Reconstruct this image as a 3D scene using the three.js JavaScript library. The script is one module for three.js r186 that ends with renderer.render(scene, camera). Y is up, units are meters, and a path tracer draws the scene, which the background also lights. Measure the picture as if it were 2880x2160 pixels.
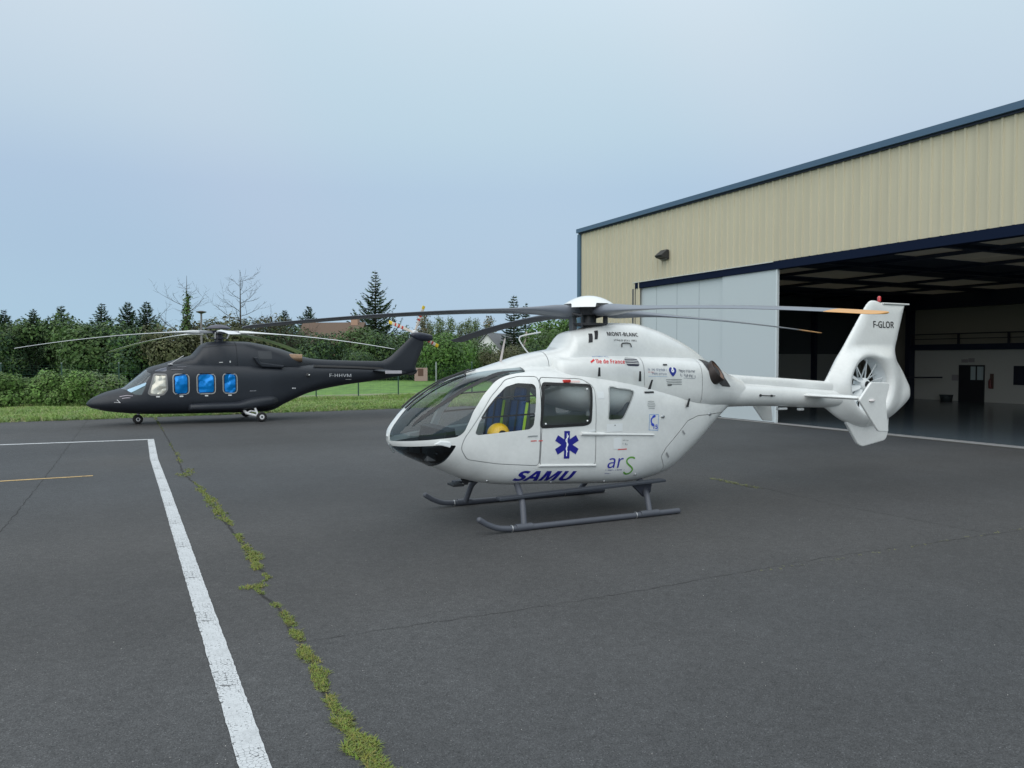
import * as THREE from 'three';
import { mergeGeometries, mergeVertices } from 'three/addons/utils/BufferGeometryUtils.js';
import { RoundedBoxGeometry } from 'three/addons/geometries/RoundedBoxGeometry.js';

// ---------------------------------------------------------------- camera, sky, sun, exposure
const scene = new THREE.Scene();
const renderer = new THREE.WebGLRenderer({ antialias: true });
renderer.toneMapping = THREE.LinearToneMapping;
renderer.toneMappingExposure = 1.18;
renderer.shadowMap.enabled = true;

const camera = new THREE.PerspectiveCamera(53.07, 4 / 3, 0.1, 3000);
camera.position.set(0, 2.3, 0);
{
  const yaw = 26.427 * Math.PI / 180, pitch = 1.8536 * Math.PI / 180;      // eye level lies a little above the middle of the frame
  camera.lookAt(Math.sin(yaw) * Math.cos(pitch), 2.3 - Math.sin(pitch), -Math.cos(yaw) * Math.cos(pitch));
}
{ // an even overcast: pale blue grey low down, paler and brighter towards the zenith
  const W = 1024, H = 512, d = new Float32Array(W * H * 4);
  const stops = [[0, .360, .505, .622], [7, .370, .492, .622], [12, .382, .497, .632], [16, .435, .552, .655], [22, .495, .605, .690], [29, .56, .675, .765], [45, .82, .91, .97], [90, 1.2, 1.26, 1.3]];
  for (let j = 0; j < H; j++) {
    const el = Math.max(0, (j + .5) / H * 180 - 90);
    let k = 0; while (k < stops.length - 2 && el > stops[k + 1][0]) k++;
    const A = stops[k], B = stops[k + 1]; let t = (el - A[0]) / (B[0] - A[0]); t = Math.min(1, Math.max(0, t));
    for (let i = 0; i < W; i++) {
      const az = i / W * Math.PI * 2, o = (j * W + i) * 4;
      const n = Math.sin(az * 3 + el * .05) * .35 + Math.sin(az * 7 - el * .11 + 1.3) * .25 + Math.sin(az * 13 + el * .21 + Math.sin(az * 5) * 2) * .2 + Math.sin(az * 2 + el * .3) * .2;
      const m = 1 + .035 * n * Math.min(1, el / 8), hue = .028 * Math.sin(az * 7 + el * .19 + Math.sin(az * 11) * .8);
      d[o] = (A[1] + (B[1] - A[1]) * t) * (m + hue); d[o + 1] = (A[2] + (B[2] - A[2]) * t) * m; d[o + 2] = (A[3] + (B[3] - A[3]) * t) * (m * .5 + .5); d[o + 3] = 1;
    }
  }
  const sky = new THREE.DataTexture(d, W, H, THREE.RGBAFormat, THREE.FloatType);
  sky.mapping = THREE.EquirectangularReflectionMapping; sky.magFilter = THREE.LinearFilter; sky.minFilter = THREE.LinearFilter; sky.needsUpdate = true;
  scene.background = sky; scene.environment = sky;
}
const sun = new THREE.DirectionalLight(0xfffaf3, 1.5);
sun.position.set(-40, 42, 24); sun.target.position.set(6, 0, -16); sun.castShadow = true; sun.shadow.radius = 150;
Object.assign(sun.shadow.camera, { left: -60, right: 60, top: 60, bottom: -60, near: 1, far: 160 }); sun.shadow.mapSize.set(2048, 2048);
scene.add(sun, sun.target);

// ---------------------------------------------------------------- helpers
function rng(seed) { let a = seed >>> 0; return () => { a = (a + 0x6D2B79F5) | 0; let t = Math.imul(a ^ (a >>> 15), 1 | a); t = (t + Math.imul(t ^ (t >>> 7), 61 | t)) ^ t; return ((t ^ (t >>> 14)) >>> 0) / 4294967296; }; }
const clamp = (v, a, b) => Math.min(b, Math.max(a, v)), lerp = (a, b, t) => a + (b - a) * t, R = d => d * Math.PI / 180;
function hash2(x, y, s = 0) { let h = Math.imul(x | 0, 374761393) ^ Math.imul(y | 0, 668265263) ^ Math.imul(s | 0, 2147483647 ^ 1274126177); h = Math.imul(h ^ (h >>> 13), 1274126177); return ((h ^ (h >>> 16)) >>> 0) / 4294967296; }
function vnoise(x, y, s = 0, per = 0) { const xi = Math.floor(x), yi = Math.floor(y), f = x - xi, g = y - yi, u = f * f * (3 - 2 * f), v = g * g * (3 - 2 * g), w = n => per ? ((n % per) + per) % per : n;
  return lerp(lerp(hash2(w(xi), w(yi), s), hash2(w(xi + 1), w(yi), s), u), lerp(hash2(w(xi), w(yi + 1), s), hash2(w(xi + 1), w(yi + 1), s), u), v); }
function fbm(x, y, o = 4, s = 0, per = 0) { let a = 0, k = .5, t = 0; for (let i = 0; i < o; i++) { a += k * vnoise(x, y, s + i, per); t += k; x *= 2; y *= 2; if (per) per *= 2; k *= .5; } return a / t; }
const taken = {};
function numbered(n) { const k = taken[n] = (taken[n] ?? -1) + 1; return k ? `${n}_${String(k).padStart(3, '0')}` : n; }
function mat(rgb, rough = .8, o = {}) { const m = new (o.phys || o.transmission !== undefined || o.clearcoat !== undefined ? THREE.MeshPhysicalMaterial : THREE.MeshStandardMaterial)({ roughness: rough, side: THREE.DoubleSide }); m.color.setRGB(...rgb); delete o.phys; for (const k in o) m[k] = o[k]; return m; }
function shadow(o) { o.castShadow = o.receiveShadow = true; return o; }
function part(parent, name, geo, m, label) { if (Array.isArray(geo)) geo = merge(geo); const o = shadow(new THREE.Mesh(geo, m)); o.name = name; if (label) o.userData.label = label; parent.add(o); return o; }
function thing(name, label, category, pos = [0, 0, 0], turn = 0, group) { const o = new THREE.Group(); o.name = numbered(name); o.position.set(...pos); o.rotation.y = turn; o.userData = { label, category }; if (group) o.userData.group = group; scene.add(o); return o; }
function solo(name, geo, m, label, category, group, kind) { if (Array.isArray(geo)) geo = merge(geo); const o = shadow(new THREE.Mesh(geo, m)); o.name = numbered(name); o.userData = {}; if (label) o.userData.label = label; if (category) o.userData.category = category; if (group) o.userData.group = group; if (kind) o.userData.kind = kind; scene.add(o); return o; }
function plain(g) { g = g.index ? g.toNonIndexed() : g; if (!g.attributes.uv) g.setAttribute('uv', new THREE.BufferAttribute(new Float32Array(g.attributes.position.count * 2), 2)); if (!g.attributes.normal) g.computeVertexNormals(); for (const k of Object.keys(g.attributes)) if (!['position', 'normal', 'uv'].includes(k)) g.deleteAttribute(k); return g; }
function merge(list) { return list.length === 1 ? list[0] : mergeGeometries(list.map(plain)); }
function box(x0, x1, y0, y1, z0, z1) { const g = new THREE.BoxGeometry(x1 - x0, y1 - y0, z1 - z0); g.translate((x0 + x1) / 2, (y0 + y1) / 2, (z0 + z1) / 2); return g; }
function rbox(x0, x1, y0, y1, z0, z1, r = .02, s = 2) { const g = new RoundedBoxGeometry(x1 - x0, y1 - y0, z1 - z0, s, r); g.translate((x0 + x1) / 2, (y0 + y1) / 2, (z0 + z1) / 2); return g; }
const V = (x, y, z) => new THREE.Vector3(x, y, z);
function tube(pts, r, seg = 24, rad = 8, tension) { return new THREE.TubeGeometry(new THREE.CatmullRomCurve3(pts.map(p => V(...p)), false, 'catmullrom', tension ?? .3), seg, r, rad, false); }
function rod(a, b, r0, r1 = r0, seg = 8) { const A = V(...a), B = V(...b), d = B.clone().sub(A), g = new THREE.CylinderGeometry(r1, r0, d.length(), seg); g.applyQuaternion(new THREE.Quaternion().setFromUnitVectors(V(0, 1, 0), d.clone().normalize())); g.translate(...A.add(B).multiplyScalar(.5).toArray()); return g; }
function extr(pts, t, bevel = .008, seg = 2) { const s = new THREE.Shape(pts.map(p => new THREE.Vector2(...p))); const g = new THREE.ExtrudeGeometry(s, { depth: t - 2 * bevel, bevelEnabled: bevel > 0, bevelThickness: bevel, bevelSize: bevel, bevelOffset: -bevel, bevelSegments: seg, curveSegments: 10 }); g.translate(0, 0, -t / 2 + bevel); return g; }
function roundPoly(pts, r, n = 5) { const out = [], N = pts.length; for (let i = 0; i < N; i++) { const p = pts[i], a = pts[(i + N - 1) % N], b = pts[(i + 1) % N]; const rr = Math.min(p[2] ?? r, .45 * Math.hypot(a[0] - p[0], a[1] - p[1]), .45 * Math.hypot(b[0] - p[0], b[1] - p[1])); const u = v => { const l = Math.hypot(v[0] - p[0], v[1] - p[1]); return [p[0] + (v[0] - p[0]) / l * rr, p[1] + (v[1] - p[1]) / l * rr]; }; const A = u(a), B = u(b); for (let k = 0; k <= n; k++) { const t = k / n, s = 1 - t; out.push([s * s * A[0] + 2 * s * t * p[0] + t * t * B[0], s * s * A[1] + 2 * s * t * p[1] + t * t * B[1]]); } } return out; }
function mono(t) { const n = t.length, X = t.map(p => p[0]), Y = t.map(p => p[1]), d = [], m = []; for (let i = 0; i < n - 1; i++) d[i] = (Y[i + 1] - Y[i]) / (X[i + 1] - X[i]); m[0] = d[0]; m[n - 1] = d[n - 2]; for (let i = 1; i < n - 1; i++) m[i] = d[i - 1] * d[i] <= 0 ? 0 : 2 * d[i - 1] * d[i] / (d[i - 1] + d[i]);
  return x => { if (x <= X[0]) return Y[0]; if (x >= X[n - 1]) return Y[n - 1]; let i = 0; while (x > X[i + 1]) i++; const h = X[i + 1] - X[i], s = (x - X[i]) / h, q = 1 - s; return Y[i] * (1 + 2 * s) * q * q + h * m[i] * s * q * q + Y[i + 1] * s * s * (3 - 2 * s) + h * m[i + 1] * s * s * (s - 1); }; }
// signed distance to a polygon in a side view, corners rounded by r
function sdPoly(pts, r = 0) { const P = r ? roundPoly(pts, r) : pts, n = P.length; return (x, y) => { let d = 1e9, s = 1; for (let i = 0, j = n - 1; i < n; j = i++) { const [ax, ay] = P[i], [bx, by] = P[j], ex = bx - ax, ey = by - ay, wx = x - ax, wy = y - ay, t = clamp((wx * ex + wy * ey) / (ex * ex + ey * ey), 0, 1), dx = wx - ex * t, dy = wy - ey * t; d = Math.min(d, dx * dx + dy * dy); const c1 = y >= ay, c2 = y < by, c3 = ex * wy > ey * wx; if ((c1 && c2 && c3) || (!c1 && !c2 && !c3)) s = -s; } return s * Math.sqrt(d); }; }
// a body of superelliptic sections along x: rows [x, top, bottom, halfwidth]
class Body {
  constructor(rows, ym, pu, pl, zc = 0) { this.rows = rows; this.yt = mono(rows.map(r => [r[0], r[1]])); this.yb = mono(rows.map(r => [r[0], r[2]])); this.w = mono(rows.map(r => [r[0], r[3]])); this.ym = mono(ym); this.pu = mono(pu); this.pl = mono(pl); this.x0 = rows[0][0]; this.x1 = rows.at(-1)[0]; this.zc = zc; }
  zf(x, y) { const ym = this.ym(x), up = y > ym, t = up ? (y - ym) / Math.max(1e-6, this.yt(x) - ym) : (ym - y) / Math.max(1e-6, ym - this.yb(x)), p = (up ? this.pu : this.pl)(x); return t >= 1 ? 0 : this.w(x) * Math.pow(1 - Math.pow(t, p), 1 / p); }
  F(x, y, z) { const ym = this.ym(x), up = y > ym, h = Math.max(1e-5, up ? this.yt(x) - ym : ym - this.yb(x)), p = (up ? this.pu : this.pl)(x); return Math.pow(Math.pow(Math.abs(y - ym) / h, p) + Math.pow(Math.abs(z) / Math.max(1e-5, this.w(x)), p), 1 / p); }
  normal(x, y, z) { const e = .004, a = Math.max(this.x0 + .002, x - e), b = Math.min(this.x1, x + e); const n = V((this.F(b, y, z) - this.F(a, y, z)) / (b - a), (this.F(x, y + e, z) - this.F(x, y - e, z)) / (2 * e), (this.F(x, y, z + e) - this.F(x, y, z - e)) / (2 * e)); if (!isFinite(n.x + n.y + n.z) || n.lengthSq() < 1e-12) return V(-1, 0, 0); return n.normalize(); }
  S(x, th) { const c = Math.cos(th), s = Math.sin(th), ym = this.ym(x), p = (s > 0 ? this.pu : this.pl)(x), h = s > 0 ? this.yt(x) - ym : ym - this.yb(x), r = Math.pow(Math.pow(Math.abs(c), p) + Math.pow(Math.abs(s), p), -1 / p); return [x, ym + h * r * s, this.w(x) * r * c]; }
  xs(n, dense = 0) { const o = []; for (let i = 0; i <= n; i++) { const t = i / n; o.push(lerp(this.x0, this.x1, dense ? lerp(t, t * t, dense) : t)); } return o; }
  // the part of the skin where g(x, y, z) < 0, moved off along the normal
  clip(g, { n = 160, m = 120, dense = .6, off = 0, x0, x1 } = {}) {
    let xs = this.xs(n, dense); if (x0 !== undefined) xs = xs.filter(x => x >= x0 - .1); if (x1 !== undefined) xs = xs.filter(x => x <= x1 + .1);
    const pos = [], nor = [], uv = [];
    const mk = (x, th) => { const p = this.S(x, th); return { x, th, p, g: g ? g(p[0], p[1], p[2]) : -1 }; };
    const emit = v => { if (!v.n) { const q = this.normal(...v.p); v.n = q; v.o = [v.p[0] + q.x * off, v.p[1] + q.y * off, v.p[2] + q.z * off + this.zc]; } return v; };
    const tri = (a, b, c) => { emit(a); emit(b); emit(c); const ux = b.o[0] - a.o[0], uy = b.o[1] - a.o[1], uz = b.o[2] - a.o[2], wx = c.o[0] - a.o[0], wy = c.o[1] - a.o[1], wz = c.o[2] - a.o[2]; const nx = uy * wz - uz * wy, ny = uz * wx - ux * wz, nz = ux * wy - uy * wx; if (nx * nx + ny * ny + nz * nz < 1e-16) return; if (nx * (a.n.x + b.n.x) + ny * (a.n.y + b.n.y) + nz * (a.n.z + b.n.z) < 0) [b, c] = [c, b]; for (const v of [a, b, c]) { pos.push(...v.o); nor.push(v.n.x, v.n.y, v.n.z); uv.push(v.o[0], v.o[1]); } };
    const cut = (a, b) => { const t = a.g / (a.g - b.g); return mk(lerp(a.x, b.x, t), lerp(a.th, b.th, t)); };
    let prev = null;
    for (const x of xs) { const row = []; for (let j = 0; j <= m; j++) row.push(mk(x, j / m * Math.PI * 2 + Math.PI / m)); 
      if (prev) for (let j = 0; j < m; j++) for (const T of [[prev[j], row[j], row[j + 1]], [prev[j], row[j + 1], prev[j + 1]]]) {
        const inn = T.filter(v => v.g < 0).length; if (!inn) continue; if (inn === 3) { tri(...T); continue; }
        const poly = []; for (let k = 0; k < 3; k++) { const a = T[k], b = T[(k + 1) % 3]; if (a.g < 0) poly.push(a); if ((a.g < 0) !== (b.g < 0)) poly.push(cut(a, b)); }
        for (let k = 1; k < poly.length - 1; k++) tri(poly[0], poly[k], poly[k + 1]);
      }
      prev = row; }
    const q = new THREE.BufferGeometry(); q.setAttribute('position', new THREE.Float32BufferAttribute(pos, 3)); q.setAttribute('normal', new THREE.Float32BufferAttribute(nor, 3)); q.setAttribute('uv', new THREE.Float32BufferAttribute(uv, 2)); return q;
  }
  // a sheet on the skin between four corners [x, y] (bottom left, bottom right, top right, top left), uv 0..1
  patch(c, off = .004, nu = 10, nv = 8, side = 1) { const pos = [], nor = [], uv = [], idx = []; for (let j = 0; j <= nv; j++) for (let i = 0; i <= nu; i++) { const u = i / nu, v = j / nv, x = lerp(lerp(c[0][0], c[1][0], u), lerp(c[3][0], c[2][0], u), v), y = lerp(lerp(c[0][1], c[1][1], u), lerp(c[3][1], c[2][1], u), v), z = this.zf(x, y), n = this.normal(x, y, z); pos.push(x + n.x * off, y + n.y * off, (z + n.z * off) * side + this.zc); nor.push(n.x, n.y, n.z * side); uv.push(u, v); }
    for (let j = 0; j < nv; j++) for (let i = 0; i < nu; i++) { const a = j * (nu + 1) + i, b = a + 1, d = a + nu + 1, e = d + 1; side > 0 ? idx.push(a, b, e, a, e, d) : idx.push(a, e, b, a, d, e); }
    const g = new THREE.BufferGeometry(); g.setAttribute('position', new THREE.Float32BufferAttribute(pos, 3)); g.setAttribute('normal', new THREE.Float32BufferAttribute(nor, 3)); g.setAttribute('uv', new THREE.Float32BufferAttribute(uv, 2)); g.setIndex(idx); return g; }
  rect(x0, x1, y0, y1, off, nu, nv, side) { return this.patch([[x0, y0], [x1, y0], [x1, y1], [x0, y1]], off, nu, nv, side); }
  // a strip of width w that follows points [x, y] over the skin
  strip(pts, w, off = .008, side = 1) { const C = new THREE.CatmullRomCurve3(pts.map(p => V(p[0], p[1], 0)), false, 'catmullrom', .4); const N = 40, pos = [], nor = [], uv = [], idx = []; for (let i = 0; i <= N; i++) { const p = C.getPoint(i / N), t = C.getTangent(i / N), ww = typeof w === 'function' ? w(i / N) : w; for (const s of [-.5, .5]) { const x = p.x - t.y * ww * s, y = p.y + t.x * ww * s, z = this.zf(x, y), n = this.normal(x, y, z); pos.push(x + n.x * off, y + n.y * off, (z + n.z * off) * side + this.zc); nor.push(n.x, n.y, n.z * side); uv.push(i / N, s + .5); } if (i) { const a = 2 * i - 2; idx.push(a, a + 2, a + 3, a, a + 3, a + 1); } }
    const g = new THREE.BufferGeometry(); g.setAttribute('position', new THREE.Float32BufferAttribute(pos, 3)); g.setAttribute('normal', new THREE.Float32BufferAttribute(nor, 3)); g.setAttribute('uv', new THREE.Float32BufferAttribute(uv, 2)); g.setIndex(idx); return g; }
}
function dataTex(n, f, srgb, rep) { const d = new Uint8Array(n * n * 4); for (let j = 0; j < n; j++) for (let i = 0; i < n; i++) { const c = f(i / n, j / n, i, j), o = (j * n + i) * 4; d[o] = clamp(c[0] * 255, 0, 255); d[o + 1] = clamp(c[1] * 255, 0, 255); d[o + 2] = clamp(c[2] * 255, 0, 255); d[o + 3] = c.length > 3 ? clamp(c[3] * 255, 0, 255) : 255; } const t = new THREE.DataTexture(d, n, n); t.wrapS = t.wrapT = THREE.RepeatWrapping; t.magFilter = THREE.LinearFilter; t.minFilter = THREE.LinearMipmapLinearFilter; if (srgb) t.colorSpace = THREE.SRGBColorSpace; if (rep) t.repeat.set(...rep); t.needsUpdate = true; return t; }
function decal(w, h, draw) { const c = document.createElement('canvas'); c.width = w; c.height = h; const x = c.getContext('2d'); x.clearRect(0, 0, w, h); draw(x, w, h); const t = new THREE.CanvasTexture(c); t.colorSpace = THREE.SRGBColorSpace; return new THREE.MeshStandardMaterial({ map: t, transparent: true, roughness: .45, side: THREE.DoubleSide }); }
function loft(rings, cap = true) { const n = rings[0].length, pos = [], idx = [], uv = []; rings.forEach((r, j) => r.forEach((p, i) => { pos.push(...p); uv.push(i / n, j / rings.length); })); for (let j = 0; j < rings.length - 1; j++) for (let i = 0; i < n; i++) { const a = j * n + i, b = j * n + (i + 1) % n, c = a + n, d = b + n; idx.push(a, b, d, a, d, c); }
  if (cap) for (const j of [0, rings.length - 1]) { const o = pos.length / 3, c = [0, 1, 2].map(k => rings[j].reduce((s, p) => s + p[k], 0) / n); pos.push(...c); uv.push(0, 0); for (let i = 0; i < n; i++) { const a = j * n + i, b = j * n + (i + 1) % n; j ? idx.push(o, a, b) : idx.push(o, b, a); } }
  const g = new THREE.BufferGeometry(); g.setAttribute('position', new THREE.Float32BufferAttribute(pos, 3)); g.setAttribute('uv', new THREE.Float32BufferAttribute(uv, 2)); g.setIndex(idx); g.computeVertexNormals(); return g; }
function ribbon(pts, half, y, jit, seed, uvm = 1) { // flat band on the ground through [x, z] points, ragged edges
  const rr = rng(seed), pos = [], nor = [], uv = [], idx = []; let L = 0;
  pts.forEach((p, i) => { const a = pts[Math.max(0, i - 1)], b = pts[Math.min(pts.length - 1, i + 1)]; let tx = b[0] - a[0], tz = b[1] - a[1]; const l = Math.hypot(tx, tz) || 1; tx /= l; tz /= l; if (i) L += Math.hypot(p[0] - pts[i - 1][0], p[1] - pts[i - 1][1]); const h = p[2] ?? half; for (const s of [-1, 1]) { const o = h * s + (rr() - .5) * jit; pos.push(p[0] - tz * o, y, p[1] + tx * o); nor.push(0, 1, 0); uv.push(o * uvm, L * uvm); } if (i) { const q = 2 * i - 2; idx.push(q, q + 1, q + 3, q, q + 3, q + 2); } });
  const g = new THREE.BufferGeometry(); g.setAttribute('position', new THREE.Float32BufferAttribute(pos, 3)); g.setAttribute('normal', new THREE.Float32BufferAttribute(nor, 3)); g.setAttribute('uv', new THREE.Float32BufferAttribute(uv, 2)); g.setIndex(idx); return g; }
function along(pts, step, wob = 0, seed = 1) { const o = [], rr = rng(seed); for (let i = 0; i < pts.length - 1; i++) { const a = pts[i], b = pts[i + 1], n = Math.max(1, Math.round(Math.hypot(b[0] - a[0], b[1] - a[1]) / step)); for (let k = 0; k < n; k++) { const t = k / n; o.push([lerp(a[0], b[0], t) + (rr() - .5) * wob, lerp(a[1], b[1], t) + (rr() - .5) * wob]); } } o.push(pts.at(-1).slice(0, 2)); return o; }

// ---------------------------------------------------------------- ground
const apronEdge = x => -33.62 - .078 * x;                                  // where the tarmac ends and the verge begins
const grassTex = dataTex(512, (u, v) => { const n = fbm(u * 16, v * 16, 5, 3, 16), m = fbm(u * 4, v * 4, 3, 9, 4), k = hash2(u * 512, v * 512, 5); return [.25 + .22 * n + .1 * (m - .5) + .08 * k, .37 + .24 * n + .08 * (m - .5) + .08 * k, .16 + .12 * n + .04 * k]; }, true);
const grassM = mat([.78, .85, .8], .95, { map: grassTex });
{
  const g = new THREE.PlaneGeometry(2400, 2400, 8, 8); g.rotateX(-Math.PI / 2); const p = g.attributes.position, uv = g.attributes.uv; for (let i = 0; i < p.count; i++) uv.setXY(i, p.getX(i) / 6, p.getZ(i) / 6); g.translate(0, -.05, -300);
  solo('terrain', g, grassM, null, null, null, 'structure');
}
{ // worn farm track beyond the fence
  const trackTex = dataTex(256, (u, v) => { const n = fbm(u * 8, v * 8, 5, 21, 8), k = hash2(u * 256, v * 256, 8); return [.42 + .18 * n + .06 * k, .43 + .17 * n + .06 * k, .35 + .14 * n + .05 * k]; }, true);
  solo('farm_track', ribbon(along([[-30, -47.2], [2, -48.2], [14, -49], [30, -50], [60, -54]], .8, 0, 4), 1.3, -.03, .5, 7, .4), mat([.8, .82, .8], .95, { map: trackTex }), null, null, null, 'structure');
}
const asphTex = dataTex(1024, (u, v, i, j) => { const k = hash2(i, j, 11), k2 = hash2(i >> 1, j >> 1, 12), k3 = hash2(i >> 2, j >> 2, 41), n = fbm(u * 48, v * 48, 3, 13, 48), m = fbm(u * 5, v * 5, 4, 15, 5); let c = .45 + .1 * (k - .5) + .15 * (k2 - .5) + .09 * (k3 - .5) + .08 * (n - .5) + .04 * (m - .5); if (k2 > .985) c += .08 + .2 * k; if (k3 > .998) c += .1; if (k2 < .06) c -= .12; return [c * .985, c, c * 1.01]; }, true);
const asphBump = dataTex(512, (u, v, i, j) => { const c = .5 * hash2(i, j, 31) + .5 * fbm(u * 64, v * 64, 2, 33, 64); return [c, c, c]; });
const asphM = mat([.318, .316, .322], .82, { map: asphTex, bumpMap: asphBump, bumpScale: .004, vertexColors: true });
{
  const nx = 250, nz = 220, pos = [], uv = [], col = [], idx = [], nor = [];
  for (let j = 0; j <= nz; j++) for (let i = 0; i <= nx; i++) { const x = lerp(-46, 20.42, i / nx), z0 = apronEdge(x), t = j / nz; let z = lerp(z0, 12, t); let x1 = x; if (j === 0) z += .35 * (fbm(x * 1.3, 3, 3, 51) - .5);
    pos.push(x1, 0, z); nor.push(0, 1, 0); uv.push(x1 / 2.6, z / 2.6); const n = fbm(x * .22 + 4, z * .22, 4, 61), st = fbm(x * .09, z * .55 + 9, 3, 71), f = fbm(x * 1.1, z * 1.1, 3, 81); let c = .92 + .42 * (n - .5) + .32 * (st - .5) + .1 * (f - .5); if (x < 1.15) c *= 1.04; const b = .22 * (fbm(x * .13, z * .13 + 40, 3, 91) - .5); col.push(c * (1 + b), c, c * (1 - b)); }
  for (let j = 0; j < nz; j++) for (let i = 0; i < nx; i++) { const a = j * (nx + 1) + i, b = a + 1, c = a + nx + 1, d = c + 1; idx.push(a, c, d, a, d, b); }
  const g = new THREE.BufferGeometry(); g.setAttribute('position', new THREE.Float32BufferAttribute(pos, 3)); g.setAttribute('normal', new THREE.Float32BufferAttribute(nor, 3)); g.setAttribute('uv', new THREE.Float32BufferAttribute(uv, 2)); g.setAttribute('color', new THREE.Float32BufferAttribute(col, 3)); g.setIndex(idx);
  solo('apron', g, asphM, null, null, null, 'structure');
}
// joints and cracks of the tarmac
const weedLine = [[.86, -33.2], [.89, -30.4], [.95, -24.5], [.97, -19.3], [.93, -16.6], [1.1, -14.8], [1.16, -12.5], [1.18, -11.2], [1.24, -9.9], [1.22, -8.74], [1.28, -8.3], [1.1, -8.05], [1.19, -7.2], [1.2, -5.95], [1.16, -4.74], [1.2, -4.1], [1.17, 3]];
const crackM = mat([.022, .021, .02], .95);
const cracks = { joint: [weedLine, .014, .02, 3], cross: [[[1.2, -6.29], [4, -6.2], [7.2, -6.3], [10.4, -6.15], [13, -6.2], [20.2, -6.1]], .0025, .004, 5], short: [[[9.6, -16.5], [9.82, -14.2], [9.88, -12.66], [10.1, -10.7], [9.95, -8.4], [10.1, -6.3]], .004, .008, 9], old: [[[-1.45, -33], [-1.48, -24.3], [-1.5, -18], [-1.57, -12], [-1.7, -6], [-1.6, 2]], .004, .006, 13] };
for (const k in cracks) { const [p, w, j, s] = cracks[k]; solo('pavement_crack', ribbon(along(p, .1, .035, s), w, .004, j, s + 1), crackM, null, null, null, 'structure'); }
// painted lines
const paintTex = dataTex(1024, (u, v, i, j) => { const N = 46; let f1 = 9, f2 = 9; const x = u * N, y = v * N; for (let a = -1; a <= 1; a++) for (let b = -1; b <= 1; b++) { const cx = Math.floor(x) + a, cy = Math.floor(y) + b, wx = ((cx % N) + N) % N, wy = ((cy % N) + N) % N, px = cx + .1 + .8 * hash2(wx, wy, 101), py = cy + .1 + .8 * hash2(wx, wy, 102), d = Math.hypot(px - x, py - y); if (d < f1) { f2 = f1; f1 = d; } else if (d < f2) f2 = d; } const n = fbm(u * 60, v * 60, 4, 103, 60), big = fbm(u * 7, v * 7, 3, 104, 7), k = hash2(i, j, 105); const e = f2 - f1, w = .015 + .13 * clamp((big - .4) * 4, 0, 1) * n; let c = .86 + .12 * (n - .5) + .06 * (k - .5) - .05 * clamp((.45 - big) * 3, 0, 1); if (e < w) c = .33 + .2 * k; if (n > .75 - .1 * clamp((big - .5) * 4, 0, 1)) c = .4 + .15 * k; return [c * .99, c, c * 1.005]; }, true);
const paintM = mat([.78, .79, .8], .7, { map: paintTex }), yellowM = mat([.75, .5, .2], .75, { map: paintTex });
solo('painted_line', ribbon(along([[.51, -24.35, .09], [.47, -19.5], [.52, -15], [.56, -10], [.6, -4.5], [.63, 3]], .05, .0015, 5).map(p => [...p, .083]), .083, .005, .007, 8, 1 / 1.5), paintM, null, null, null, 'structure');
solo('painted_line', ribbon(along([[-40, -26.3], [-3.1, -24.5], [.43, -24.25]], .2, .01, 6), .1, .0052, .02, 9, 1 / 1.5), paintM, null, null, null, 'structure');
solo('painted_line', ribbon(along([[-30, -17.5], [-2.2, -17.18], [-.68, -17.2]], .15, .01, 7), .06, .005, .03, 10, 1 / 1.5), yellowM, null, null, null, 'structure');

// ---------------------------------------------------------------- grass, weeds, grit
function bladeGeo(n, seed, h, w, lean) { const rr = rng(seed), pos = [], nor = []; for (let k = 0; k < n; k++) { const a = rr() * 6.283, H = h * (.6 + .6 * rr()), L = lean * H * (.4 + rr()), dx = Math.cos(a), dz = Math.sin(a), ox = (rr() - .5) * h * .5, oz = (rr() - .5) * h * .5, W = w * (.7 + .6 * rr()); const P = t => [ox + dx * L * t * t, H * t * (1 - .25 * lean * t), oz + dz * L * t * t]; let prev = null; for (const [t, s] of [[0, 1], [.45, .8], [.78, .5], [1, 0]]) { const c = P(t), l = [c[0] - dz * W * s, c[1], c[2] + dx * W * s], r = [c[0] + dz * W * s, c[1], c[2] - dx * W * s]; if (prev) { pos.push(...prev[0], ...prev[1], ...r); if (s) pos.push(...prev[0], ...r, ...l); } prev = [l, r]; } } const g = new THREE.BufferGeometry(); g.setAttribute('position', new THREE.Float32BufferAttribute(pos, 3)); g.computeVertexNormals(); return g; }
function scatter(name, geo, m, list, label, category) { const o = new THREE.InstancedMesh(geo, m, list.length), M = new THREE.Matrix4(), q = new THREE.Quaternion(), c = new THREE.Color(); list.forEach((e, i) => { q.setFromEuler(new THREE.Euler(e.rx || 0, e.ry, e.rz || 0)); M.compose(V(e.x, e.y, e.z), q, V(e.s, e.sy ?? e.s, e.s)); o.setMatrixAt(i, M); o.setColorAt(i, c.setRGB(...e.c)); }); o.name = name; o.castShadow = o.receiveShadow = true; o.userData = { kind: 'stuff', label, category }; scene.add(o); return o; }
const leafy = (rgb, t = .25) => mat(rgb, .9, { transmission: t, thickness: 0 });
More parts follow.
